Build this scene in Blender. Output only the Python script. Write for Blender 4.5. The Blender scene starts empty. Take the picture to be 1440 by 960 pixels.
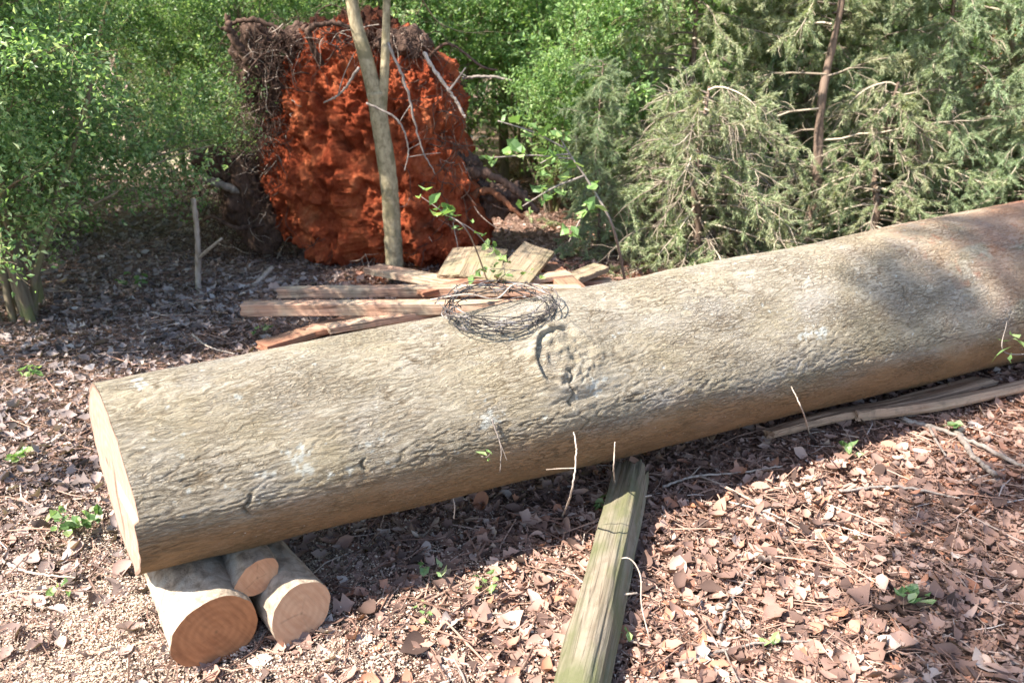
import bpy, math, random
import numpy as np
from mathutils import Vector
R_ = math.radians
sc = bpy.context.scene
COL = sc.collection
# ------------------------------------------------------------------ camera
CAM_H, PITCH, FPX = 1.6, R_(20), 1080.0          # photograph is 1440 px wide
cd = bpy.data.cameras.new("camera"); cam = bpy.data.objects.new("camera", cd); COL.objects.link(cam)
cam.location = (0, 0, CAM_H); cam.rotation_euler = (R_(90) - PITCH, 0, 0)
cd.sensor_width = 36; cd.lens = 27; cd.clip_start = 0.05; cd.clip_end = 2000
cd.dof.use_dof = True; cd.dof.focus_distance = 2.7; cd.dof.aperture_fstop = 3.2
sc.camera = cam
# ------------------------------------------------------------------ sky and sun
SUN_AZ = np.array([-0.892, -0.452]); SUN_EL = R_(50)
S = np.array([SUN_AZ[0]*math.cos(SUN_EL), SUN_AZ[1]*math.cos(SUN_EL), math.sin(SUN_EL)])
w = bpy.data.worlds.new("World"); sc.world = w; w.use_nodes = True
nt = w.node_tree; bg = nt.nodes["Background"]
sky = nt.nodes.new("ShaderNodeTexSky"); sky.sky_type = 'NISHITA'; sky.sun_disc = False
sky.sun_elevation = SUN_EL; sky.sun_rotation = math.atan2(SUN_AZ[0], SUN_AZ[1])
nt.links.new(sky.outputs[0], bg.inputs[0]); bg.inputs[1].default_value = 0.12
sl = bpy.data.lights.new("sun", 'SUN'); sl.energy = 5.0; sl.angle = R_(0.53); sl.color = (1.0, 0.93, 0.84)
so = bpy.data.objects.new("sun", sl); COL.objects.link(so)
so.rotation_euler = Vector(S).to_track_quat('Z', 'Y').to_euler(); so.location = (-8, -5, 12)
sc.view_settings.view_transform = 'Standard'; sc.view_settings.look = 'None'
sc.view_settings.exposure = 1.68; sc.view_settings.gamma = 1
sc.cycles.max_bounces = 6; sc.cycles.diffuse_bounces = 4; sc.cycles.glossy_bounces = 2
sc.cycles.transmission_bounces = 4; sc.cycles.use_denoising = True
sc.cycles.sample_clamp_indirect = 6

# ------------------------------------------------------------------ helpers
def W(px, py, z=0.0):
    """world point at height z seen at photo pixel"""
    u = (px-720)/FPX; v = (480-py)/FPX
    d = np.array([u, math.cos(PITCH)+v*math.sin(PITCH), -math.sin(PITCH)+v*math.cos(PITCH)])
    t = (z-CAM_H)/d[2]
    return np.array([0, 0, CAM_H]) + t*d
def D(px, py, y):
    """world point at depth y seen at photo pixel"""
    u = (px-720)/FPX; v = (480-py)/FPX
    d = np.array([u, math.cos(PITCH)+v*math.sin(PITCH), -math.sin(PITCH)+v*math.cos(PITCH)])
    return np.array([0, 0, CAM_H]) + d*(y/d[1])

_r = np.random.RandomState(7)
_perm = _r.permutation(256); _perm = np.concatenate([_perm, _perm, _perm])
_g = _r.normal(size=(256, 3)); _g /= np.linalg.norm(_g, axis=1)[:, None]
def perlin(x, y, z):
    x, y, z = np.broadcast_arrays(x, y, z)
    xi, yi, zi = np.floor(x).astype(int), np.floor(y).astype(int), np.floor(z).astype(int)
    xf, yf, zf = x-xi, y-yi, z-zi
    f = lambda t: t*t*t*(t*(t*6-15)+10)
    u, v, w_ = f(xf), f(yf), f(zf); out = 0
    for i in (0, 1):
        for j in (0, 1):
            for k in (0, 1):
                h = _perm[(_perm[(_perm[(xi+i) & 255]+yi+j) & 255]+zi+k) & 255]
                g = _g[h]
                d = g[..., 0]*(xf-i)+g[..., 1]*(yf-j)+g[..., 2]*(zf-k)
                out = out + d*(u if i else 1-u)*(v if j else 1-v)*(w_ if k else 1-w_)
    return out*1.6
def fbm(x, y, z, o=4, ridged=False):
    a, t, n = 1.0, 0, 0
    for i in range(o):
        p = perlin(x*2**i+13.7*i, y*2**i+5.1*i, z*2**i+9.3*i)
        n = n + a*((1-2*np.abs(p)) if ridged else p); t += a; a *= .5
    return n/t
def sstep(a, b, x):
    t = np.clip((x-a)/(b-a), 0, 1); return t*t*(3-2*t)

def link(name, V, F, mat=None, parent=None, smooth=True, attrs=None):
    """F: one index array or a list of them (tris / quads)"""
    V = np.asarray(V, np.float32)
    if not isinstance(F, list): F = [F]
    F = [np.asarray(f, np.int32) for f in F if len(f)]
    me = bpy.data.meshes.new(name)
    me.vertices.add(len(V)); me.vertices.foreach_set("co", V.ravel())
    idx = np.concatenate([f.ravel() for f in F]); tot = np.concatenate([np.full(len(f), f.shape[1]) for f in F])
    st = np.concatenate([[0], np.cumsum(tot)[:-1]])
    me.loops.add(len(idx)); me.loops.foreach_set("vertex_index", idx.astype(np.int32))
    me.polygons.add(len(tot)); me.polygons.foreach_set("loop_start", st.astype(np.int32))
    me.update(calc_edges=True)
    me.polygons.foreach_set("use_smooth", np.full(len(tot), smooth))
    for k, a in (attrs or {}).items():
        a = np.asarray(a, np.float32)
        at = me.attributes.new(k, 'FLOAT' if a.ndim == 1 else 'FLOAT_VECTOR', 'POINT')
        at.data.foreach_set('value' if a.ndim == 1 else 'vector', a.ravel())
    me.validate()
    if mat: me.materials.append(mat)
    o = bpy.data.objects.new(name, me); COL.objects.link(o)
    if parent: o.parent = parent
    return o
def tag(o, label=None, cat=None, group=None, kind=None):
    if label: o['label'] = label
    if cat: o['category'] = cat
    if group: o['group'] = group
    if kind: o['kind'] = kind
    return o
def empty(name, loc, label, cat, group=None, rz=0, sc_=1):
    o = bpy.data.objects.new(name, None); COL.objects.link(o); o.empty_display_size = .1
    o.location = tuple(float(c) for c in loc); o.rotation_euler.z = rz; o.scale = (sc_,)*3
    return tag(o, label, cat, group)
def copy_tree(o, parent=None):
    c = o.copy(); COL.objects.link(c); c.parent = parent
    for ch in [x for x in bpy.data.objects if x.parent == o]: copy_tree(ch, c)
    return c

class MB:
    """collects pieces of one mesh"""
    def __init__(s): s.V = []; s.F = {}; s.n = 0; s.A = {}
    def add(s, V, F, **attrs):
        V = np.asarray(V, float)
        for f in (F if isinstance(F, list) else [F]):
            f = np.asarray(f)
            if len(f): s.F.setdefault(f.shape[1], []).append(f+s.n)
        for k, a in attrs.items(): s.A.setdefault(k, []).append(a)
        s.V.append(V); s.n += len(V)
    def build(s, name, mat, parent=None, smooth=True):
        off = 0
        return link(name, np.concatenate(s.V), [np.concatenate(f) for f in s.F.values()], mat, parent, smooth,
                    {k: np.concatenate(a) for k, a in s.A.items()})

def tube(P, R, n=6, cap=True):
    P = np.asarray(P, float); R = np.broadcast_to(np.asarray(R, float), (len(P),)).copy()
    T = np.gradient(P, axis=0); T /= np.linalg.norm(T, axis=1)[:, None]+1e-12
    a = np.array([0, 0, 1.0]) if abs(T[0][2]) < .9 else np.array([1.0, 0, 0])
    u = np.cross(T[0], a); u /= np.linalg.norm(u); U = []
    for t in T:
        u = u-t*np.dot(u, t); u /= np.linalg.norm(u)+1e-12; U.append(u)
    U = np.array(U); B = np.cross(T, U)
    th = np.arange(n)*2*np.pi/n
    V = P[:, None]+R[:, None, None]*(np.cos(th)[None, :, None]*U[:, None]+np.sin(th)[None, :, None]*B[:, None])
    V = V.reshape(-1, 3); m = len(P)
    i = np.arange(m-1)[:, None]*n; j = np.arange(n)[None]; k = (j+1) % n
    F = np.stack([i+j, i+k, i+n+k, i+n+j], -1).reshape(-1, 4)
    if cap:
        V = np.vstack([V, P[:1], P[-1:]]); c0 = m*n; c1 = c0+1
        jj = np.arange(n); kk = (jj+1) % n
        tri = np.vstack([np.stack([np.full(n, c0), kk, jj], 1), np.stack([np.full(n, c1), (m-1)*n+jj, (m-1)*n+kk], 1)])
        return V, [F, tri]
    return V, [F]
def smooth_path(pts, n):
    """Catmull-Rom through pts"""
    P = np.asarray(pts, float); P = np.vstack([2*P[0]-P[1], P, 2*P[-1]-P[-2]])
    t = np.linspace(0, len(P)-3-1e-6, n); i = t.astype(int); f = (t-i)[:, None]
    a, b, c, d = P[i], P[i+1], P[i+2], P[i+3]
    return .5*((2*b)+(-a+c)*f+(2*a-5*b+4*c-d)*f*f+(-a+3*b-3*c+d)*f**3)
def nrm(v): return v/(np.linalg.norm(v, axis=-1, keepdims=True)+1e-12)
def leafquads(P, Dr, L, Wd, rng, fold=.25, droop=.15):
    """folded two-triangle leaves"""
    n = len(P); Dr = nrm(Dr); rv = nrm(rng.normal(size=(n, 3))+np.array([0, 0, .6]))
    side = nrm(np.cross(Dr, rv)); up = np.cross(side, Dr)
    L = np.broadcast_to(L, (n,))[:, None]; Wd = np.broadcast_to(Wd, (n,))[:, None]
    mid = P+Dr*L*.45
    tip = P+Dr*L-up*L*droop
    a = mid+side*Wd*.5+up*Wd*fold; b = mid-side*Wd*.5+up*Wd*fold
    V = np.stack([P, a, tip, b], 1).reshape(-1, 3)
    k = np.arange(n)[:, None]*4
    return V, np.vstack([k+[0, 1, 2], k+[0, 2, 3]])
def blades(P, Dr, L, Wd, rng):
    n = len(P); Dr = nrm(Dr); side = nrm(np.cross(Dr, rng.normal(size=(n, 3))))
    L = np.broadcast_to(L, (n,))[:, None]; Wd = np.broadcast_to(Wd, (n,))[:, None]
    V = np.stack([P-side*Wd*.5, P+side*Wd*.5, P+Dr*L], 1).reshape(-1, 3)
    return V, np.arange(3*n).reshape(-1, 3)

# ------------------------------------------------------------------ materials
class N:
    def __init__(s, name, rough=.8, spec=.3):
        m = bpy.data.materials.new(name); m.use_nodes = True; s.m = m; s.t = m.node_tree
        s.b = s.t.nodes["Principled BSDF"]; s.b.inputs['Roughness'].default_value = rough
        s.b.inputs['Specular IOR Level'].default_value = spec; s.x = None
    def n(s, typ, **kw):
        nd = s.t.nodes.new('ShaderNode'+typ)
        for k, v in kw.items():
            if hasattr(nd, k) and not k[0].isupper(): setattr(nd, k, v)
            else: nd.inputs[k.replace('_', ' ')].default_value = v
        return nd
    def l(s, a, b): s.t.links.new(a, b)
    def obj(s): return s.n('TexCoord').outputs['Object']
    def attr(s, name, out='Fac'): return s.n('Attribute', attribute_name=name).outputs[out]
    def mapping(s, co, scale):
        mp = s.n('Mapping'); s.l(co, mp.inputs[0]); mp.inputs['Scale'].default_value = scale; return mp.outputs[0]
    def noise(s, co, scale, detail=4, rough=.55, dist=0):
        nd = s.n('TexNoise'); nd.inputs['Scale'].default_value = scale; nd.inputs['Detail'].default_value = detail
        nd.inputs['Roughness'].default_value = rough; nd.inputs['Distortion'].default_value = dist
        s.l(co, nd.inputs['Vector']); return nd.outputs['Fac']
    def ramp(s, f, stops):
        r = s.n('ValToRGB'); e = r.color_ramp.elements
        while len(e) < len(stops): e.new(.5)
        for q, (p, c) in zip(e, stops):
            q.position = p; q.color = (c if isinstance(c, tuple) else (c, c, c))+(1,)
        s.l(f, r.inputs[0]); return r.outputs[0]
    def mix(s, f, a, b, typ='MIX'):
        mx = s.n('Mix', data_type='RGBA', blend_type=typ)
        for v, i in ((f, 0), (a, 6), (b, 7)):
            if isinstance(v, (int, float)): mx.inputs[i].default_value = v
            elif isinstance(v, tuple): mx.inputs[i].default_value = v+(1,)
            else: s.l(v, mx.inputs[i])
        return mx.outputs[2]
    def math(s, op, a, b=0.0):
        m = s.n('Math', operation=op)
        for v, i in ((a, 0), (b, 1)):
            if isinstance(v, (int, float)): m.inputs[i].default_value = v
            else: s.l(v, m.inputs[i])
        return m.outputs[0]
    def col(s, c):
        if isinstance(c, tuple): s.b.inputs['Base Color'].default_value = c+(1,)
        else: s.l(c, s.b.inputs['Base Color'])
    def bump(s, h, dist=.01, strength=1, prev=None):
        bp = s.n('Bump'); bp.inputs['Distance'].default_value = dist; bp.inputs['Strength'].default_value = strength
        s.l(h, bp.inputs['Height'])
        if prev: s.l(prev, bp.inputs['Normal'])
        s.l(bp.outputs[0], s.b.inputs['Normal']); return bp.outputs[0]
def leafmat(name, stops, trans=.35, rough=.5, spec=.4, tint=1.25, clump=None, side=False):
    k = N(name, rough, spec); r = k.n('NewGeometry').outputs['Random Per Island']
    c = k.ramp(r, stops)
    if clump:
        c = k.mix(k.math('MULTIPLY', k.ramp(k.noise(k.obj(), clump[0], 2), [(.42, 0.), (.62, 1.)]), clump[2]), c, clump[1])
    if side:
        sx = k.n('SeparateXYZ'); k.l(k.obj(), sx.inputs[0]); hs = k.n('HueSaturation'); k.l(c, hs.inputs['Color']); hs.inputs['Saturation'].default_value = .55; hs.inputs['Value'].default_value = .95
        f = k.math('ADD', k.math('MULTIPLY', sx.outputs[0], -.5), k.math('MULTIPLY', k.math('SUBTRACT', k.noise(k.obj(), 1.2, 3), .5), 3.0)); k2 = k.n('Clamp'); k.l(f, k2.inputs[0])
        c = k.mix(k2.outputs[0], c, hs.outputs[0])
    k.col(c)
    if trans:
        tr = k.n('BsdfTranslucent'); ms = k.n('MixShader'); ms.inputs[0].default_value = trans
        tc = k.mix(1.0, c, (tint, tint*1.05, tint*.55), 'MULTIPLY'); k.l(tc, tr.inputs[0])
        k.l(k.b.outputs[0], ms.inputs[1]); k.l(tr.outputs[0], ms.inputs[2])
        k.l(ms.outputs[0], k.t.nodes['Material Output'].inputs[0])
    return k.m
def barkmat(name, c1, c2, c3=None, scale=6, stretch=.25, bd=.006):
    k = N(name, .9, .15); co = k.obj(); mp = k.mapping(co, (1, 1, stretch))
    c = k.ramp(k.noise(mp, scale*4, 6, .65, .4), [(.32, c1), (.62, c2)])
    if c3: c = k.mix(k.ramp(k.noise(co, scale, 3), [(.48, 0.), (.6, 1.)]), c, c3)
    k.col(c); k.bump(k.noise(mp, scale*8, 6, .7, .6), bd, .9); return k.m

M = {}
M['privet'] = leafmat('privet_leaf', [(0, (.07, .14, .045)), (.5, (.18, .30, .125)), (.85, (.34, .47, .22)), (1, (.58, .66, .40))], .5, .42, .5)
M['sapleaf'] = leafmat('sapling_leaf', [(0, (.10, .18, .06)), (.6, (.22, .36, .12)), (1, (.40, .52, .22))], .4, .45, .4)
M['wood'] = leafmat('woodland_leaf', [(0, (.21, .28, .18)), (.5, (.38, .48, .31)), (.85, (.50, .59, .41)), (1, (.76, .80, .68))], .58, .5, .4)
M['farleaf'] = leafmat('distant_leaf', [(0, (.30, .36, .27)), (.5, (.46, .54, .40)), (.85, (.58, .64, .50)), (1, (.72, .76, .66))], .5, .6, .4)
M['cedar'] = leafmat('cedar_needles', [(0, (.14, .19, .10)), (.45, (.29, .36, .19)), (.8, (.41, .46, .27)), (1, (.56, .52, .36))], .4, .6, .3, 1.2, (1.6, (.34, .31, .21), .4))
M['cedarg'] = leafmat('green_cedar_needles', [(0, (.14, .20, .12)), (.5, (.29, .38, .22)), (.9, (.42, .51, .31)), (1, (.54, .56, .38))], .4, .6, .3, 1.2, (1.8, (.30, .30, .18), .35))
M['tanleaf'] = leafmat('dead_brown_leaf', [(0, (.12, .045, .02)), (.5, (.26, .10, .04)), (1, (.40, .22, .10))], .2)
M['litter'] = leafmat('fallen_leaf', [(0, (.07, .045, .036)), (.15, (.16, .10, .08)), (.4, (.29, .18, .14)), (.66, (.40, .26, .205)),
                                      (.76, (.38, .17, .10)), (.86, (.43, .29, .23)), (.95, (.47, .345, .28)), (1, (.50, .41, .355))], .12, .75, .15, 1.1, None, True)
M['twig'] = barkmat('twig_bark', (.16, .13, .11), (.34, .29, .25), None, 10)
M['twigp'] = barkmat('pale_dead_twig_bark', (.28, .22, .17), (.50, .41, .34), None, 10)
k = N('cedar_branch_bark', .85, .2); k.col(k.ramp(k.n('NewGeometry').outputs['Random Per Island'], [(0, (.14, .11, .09)), (.6, (.28, .23, .17)), (1, (.50, .42, .32))])); M['cbr'] = k.m
M['trunk'] = barkmat('trunk_bark', (.13, .10, .07), (.27, .22, .15), (.20, .20, .09), 5)
M['ytrunk'] = barkmat('young_tree_bark', (.21, .165, .10), (.42, .35, .225), (.20, .17, .10), 9, .6, .004)
M['cedarbark'] = barkmat('cedar_bark', (.08, .055, .038), (.26, .185, .14), None, 5, .12, .01)
M['root'] = barkmat('root_bark', (.04, .025, .019), (.13, .08, .06), None, 8)
M['rootr'] = barkmat('clay_stained_root', (.14, .05, .025), (.30, .13, .07), None, 8)

k = N('forest_soil', .95, .1); co = k.obj()
c = k.ramp(k.noise(co, 9, 8, .7, .8), [(.3, (.08, .05, .038)), (.5, (.22, .14, .105)), (.68, (.38, .26, .20))])
c = k.mix(k.attr('clay'), c, k.ramp(k.noise(co, 12, 6), [(.35, (.16, .045, .02)), (.65, (.38, .13, .06))]))
c = k.mix(k.attr('sand'), c, k.ramp(k.noise(co, 14, 6), [(.35, (.38, .29, .22)), (.65, (.56, .46, .37))]))  # sand patches, plus far ground painted lighter as if sunlit
k.col(c); k.bump(k.noise(co, 45, 6, .7), .02, 1); M['soil'] = k.m

k = N('red_clay', .95, .1); co = k.obj()
c = k.ramp(k.noise(k.mapping(co, (1, 1, .6)), 5, 8, .7, .5), [(.3, (.16, .026, .010)), (.48, (.44, .095, .040)), (.62, (.60, .17, .072)), (.75, (.74, .31, .15))])
c = k.mix(k.attr('dark'), c, (.07, .028, .018))
k.col(c); b1 = k.bump(k.noise(co, 14, 8, .75), .08, 1); k.bump(k.noise(k.mapping(co, (1, 1, .3)), 60, 4, .7), .02, .8, b1); M['clay'] = k.m

# bark of the big log: attribute co = (metres along, metres round, height on the bark relief)
k = N('log_bark', .9, .15); co = k.obj(); A = k.attr('bco', 'Vector')
mp = k.mapping(A, (.35, 1, 1))
base = k.ramp(k.noise(mp, 30, 8, .7, .7), [(.3, (.23, .185, .13)), (.5, (.375, .325, .245)), (.7, (.49, .45, .37))])
base = k.mix(k.math('MULTIPLY', k.ramp(k.noise(A, 3.0, 3), [(.42, 0.), (.65, 1.)]), .55), base, (.36, .30, .185))
base = k.mix(k.math('MULTIPLY', k.ramp(k.noise(A, 5.0, 4), [(.5, 0.), (.7, 1.)]), .5), base, (.42, .395, .36))
base = k.mix(k.math('MULTIPLY', k.attr('brown'), .8), base, (.29, .165, .075))  # lower flank: brown bark colour plus painted shade and warm bounce
base = k.mix(k.math('MULTIPLY', k.attr('crack'), .62), base, (.12, .085, .05))
sp = k.math('MULTIPLY', k.ramp(k.noise(A, 46, 3, .6), [(.68, 0.), (.72, .8)]), k.ramp(k.noise(A, 2.6, 2), [(.48, 0.), (.58, 1.)]))
base = k.mix(k.math('MULTIPLY', sp, .8), base, (.66, .68, .66))
wn = k.n('TexNoise'); k.l(k.mapping(A, (.6, 1, 1)), wn.inputs['Vector']); wn.inputs['Scale'].default_value = 22; wn.inputs['Detail'].default_value = 3
vm = k.n('VectorMath', operation='MULTIPLY_ADD'); k.l(wn.outputs['Color'], vm.inputs[0]); vm.inputs[1].default_value = (.016, .011, 0); k.l(A, vm.inputs[2])
def plates(sc_, st):
    v_ = k.n('TexVoronoi', feature='DISTANCE_TO_EDGE'); k.l(k.mapping(vm.outputs[0], (st, 1, 0)), v_.inputs['Vector']); v_.inputs['Scale'].default_value = sc_
    return v_.outputs['Distance']
pm = k.ramp(k.noise(mp, 9, 4, .6), [(.40, .15), (.60, 1.)])
ck = k.ramp(plates(72, .22), [(0, 1.), (.10, 0.)]); ck2 = k.ramp(plates(130, .3), [(0, .8), (.12, 0.)])
ckm = k.math('MULTIPLY', k.math('MAXIMUM', ck, ck2), pm)
base = k.mix(k.math('MULTIPLY', ckm, .55), base, (.13, .09, .05))
base = k.mix(k.attr('lichen'), base, (.56, .58, .53))
base = k.mix(k.math('MULTIPLY', k.attr('clay'), .85), base, (.36, .135, .075))
k.col(base)
hh = k.math('SUBTRACT', k.math('MULTIPLY', k.noise(mp, 90, 8, .8, .6), .8), k.math('MULTIPLY', ckm, .7))
k.bump(hh, .010, .9)
M['bark'] = k.m
def endgrain(name, light, dark, saw=0, ring=260, sawc=None):
    k = N(name, .8, .2); A = k.attr('bco', 'Vector')
    ln = k.n('VectorMath', operation='LENGTH'); k.l(A, ln.inputs[0])
    d = k.math('ADD', k.math('MULTIPLY', ln.outputs['Value'], ring), k.math('MULTIPLY', k.noise(A, 9, 3), 5.0))
    rg = k.math('SINE', d)
    c = k.mix(k.math('MULTIPLY', k.math('ADD', rg, 1.0), .12), light, dark)
    c = k.mix(k.ramp(k.noise(A, 14, 5, .6), [(.5, 0.), (.75, .55)]), c, dark)
    h = k.noise(A, 60, 4)
    if saw:
        mpx = k.n('Mapping'); k.l(A, mpx.inputs[0]); mpx.inputs['Rotation'].default_value = (0, 0, .5); mp = k.mapping(mpx.outputs[0], (1, .12, 1)); sn = k.noise(mp, saw, 3, .6)
        c = k.mix(k.ramp(sn, [(.45, 0.), (.6, .32)]), c, sawc or dark); h = sn
    c = k.mix(k.attr('dark'), c, (.10, .06, .035)); k.col(c); k.bump(h, .006, 1); return k.m
M['cutbig'] = endgrain('big_log_end_grain', (.42, .29, .23), (.24, .135, .085), 45, 190, (.31, .19, .125))
M['cutdark'] = endgrain('brown_sawn_end', (.42, .185, .085), (.19, .075, .035), 60, 300)
M['cutlight'] = endgrain('pale_sawn_end', (.60, .35, .21), (.42, .20, .105), 50, 300)
M['cutorange'] = endgrain('orange_sawn_end', (.56, .29, .16), (.38, .16, .08), 50, 300)
M['roundbark'] = barkmat('round_bark', (.20, .155, .11), (.46, .37, .28), (.42, .38, .31), 7, 1, .006)
def woodmat(name, c1, c2, stain=None, moss=None, grain=24):
    k = N(name, .85, .2); A = k.attr('bco', 'Vector'); mp = k.mapping(A, (.06, 1, 1))
    c = k.ramp(k.noise(mp, grain, 6, .65, .5), [(.32, c1), (.64, c2)])
    if stain: c = k.mix(k.ramp(k.noise(A, 3.5, 4), [(.45, 0.), (.62, .8)]), c, stain)
    c = k.mix(k.ramp(k.noise(k.mapping(A, (.035, 1, 1)), grain*1.1, 3, .5, .3), [(.475, 0.), (.5, .75), (.525, 0.)]), c, (.05, .035, .025))
    c = k.mix(k.ramp(k.noise(A, 16, 6, .7), [(.52, 0.), (.75, .7)]), c, (.13, .095, .065))
    if moss: c = k.mix(k.ramp(k.noise(k.mapping(A, (.5, 1, 1)), 9, 5, .6), [(.40, 0.), (.62, .9)]), c, moss)
    k.col(c); k.bump(k.noise(mp, grain*2.5, 6, .7), .006, 1); return k.m
M['plank'] = woodmat('red_brown_plank', (.30, .16, .10), (.58, .37, .26), (.45, .37, .26))
M['plankg'] = woodmat('green_stained_plank', (.20, .15, .09), (.38, .29, .20), (.25, .235, .13))
M['plankd'] = woodmat('dark_red_plank', (.20, .085, .05), (.42, .20, .12), (.30, .20, .13))
M['slab'] = woodmat('weathered_slab', (.28, .16, .10), (.56, .38, .26), (.40, .28, .19))
M['timber'] = woodmat('mossy_timber', (.09, .075, .05), (.27, .225, .165), (.23, .20, .15), (.115, .12, .055), 34)
k = N('rusty_wire', .55, .5); k.b.inputs['Metallic'].default_value = .4
k.col(k.ramp(k.noise(k.obj(), 25, 3), [(.38, (.04, .035, .032)), (.55, (.13, .11, .10)), (.68, (.42, .39, .37))])); M['wire'] = k.m
k = N('sawdust', .95, .1); k.col(k.ramp(k.n('NewGeometry').outputs['Random Per Island'], [(0, (.48, .37, .28)), (.6, (.55, .435, .34)), (1, (.60, .49, .395))])); M['dust'] = k.m
k = N('pine_straw', .8, .2); k.col(k.ramp(k.n('NewGeometry').outputs['Random Per Island'], [(0, (.09, .06, .048)), (.5, (.28, .16, .115)), (.9, (.42, .28, .21)), (1, (.52, .44, .38))])); M['straw'] = k.m

# ------------------------------------------------------------------ ground
def gz(x, y):
    h = .035*fbm(x*.9, y*.9, 0*x+3.3, 3)
    far = sstep(9, 30, np.hypot(x, y))
    h = h + far*.35*fbm(x*.12, y*.12, 0*x+8.1, 2)
    lg = np.exp(-(((x-.8)/3.5)**2+((y-3)/1.6)**2)**2)
    return h*(1-.5*lg)
def g1(x, y): return float(gz(np.array([x]), np.array([y]))[0])
n = 620; u = np.linspace(-1, 1, n); X = 7*u+400*u**9
v = np.linspace(0, 1, n); Y = -1.5+11.5*v+420*v**10
GX, GY = np.meshgrid(X, Y); gx, gy = GX.ravel(), GY.ravel()
near = np.exp(-(np.hypot(gx, gy-4)/9)**4)
GZ = gz(gx, gy)+near*(.012*fbm(gx*7, gy*7, gx*0, 4))
i = (np.arange(n-1)[:, None]*n+np.arange(n-1)[None]).ravel()
clay = sstep(.75, .25, np.hypot((gx+.1)/2.4, (gy-6.0)/.9)+.25*fbm(gx*2, gy*2, gx*0, 3))
clay = np.maximum(clay, .5*sstep(1.0, .3, np.hypot((gx-2.6)/1.5, (gy-2.9)/1.2)+.4*fbm(gx*2, gy*2, gx*0+4, 3)))
sand = .8*sstep(1.3, .2, np.hypot((gx+1.1)/.9, (gy-1.75)/.7)+.5*fbm(gx*4, gy*4, gx*0+2, 3))
sand = np.maximum(sand, 1)*0+np.maximum(sand, sstep(1.0, .5, np.hypot((gx+8)/6.5, (gy-13.2)/2.0)+.3*fbm(gx*.8, gy*.8, gx*0, 3)))
sand = np.maximum(sand, .45*sstep(8.5, 11, gy)*sstep(-.2, .3, fbm(gx*.7, gy*.7, gx*0+6, 3)))  # far ground painted lighter, as if sunlit
tag(link('ground', np.stack([gx, gy, GZ], 1), np.stack([i, i+1, i+n+1, i+n], 1), M['soil'], None, True, {'clay': clay, 'sand': sand}), kind='structure')

# ------------------------------------------------------------------ the big log
LA = np.array([-1.124, 1.913, .483]); LB = np.array([3.074, 4.331, .425]); RA, RB = .283, .455
LAX = LB-LA; LL = np.linalg.norm(LAX); LAX = LAX/LL
LN = np.cross(LAX, [0, 0, 1]); LN /= np.linalg.norm(LN)          # towards the camera side
LM = np.cross(LN, LAX)                                            # up
def lrad(s): return RA+(RB-RA)*s/LL+.05*sstep(5.2, 7.0, s)
def lpt(s, th, dr=0.0):
    """point on the log; th 0 = camera side, 90 deg = top"""
    return LA+LAX*s+(lrad(s)+dr)*(math.cos(th)*LN+math.sin(th)*LM)
def lhit(px, py):
    """log surface (s, th) seen at a pixel"""
    best = None
    for s in np.arange(0, 6, .02):
        for th in np.arange(-1.2, 2.2, .03):
            p = lpt(s, th); d = p[1]*math.cos(PITCH)-(p[2]-CAM_H)*math.sin(PITCH)
            uu = 720+FPX*p[0]/d; vv = 480-FPX*(p[1]*math.sin(PITCH)+(p[2]-CAM_H)*math.cos(PITCH))/d
            e = (uu-px)**2+(vv-py)**2
            if best is None or e < best[0]: best = (e, s, th)
    return best[1], best[2]
LEND = 7.2
KS, KT = lhit(792, 505)                                                # knot
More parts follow.
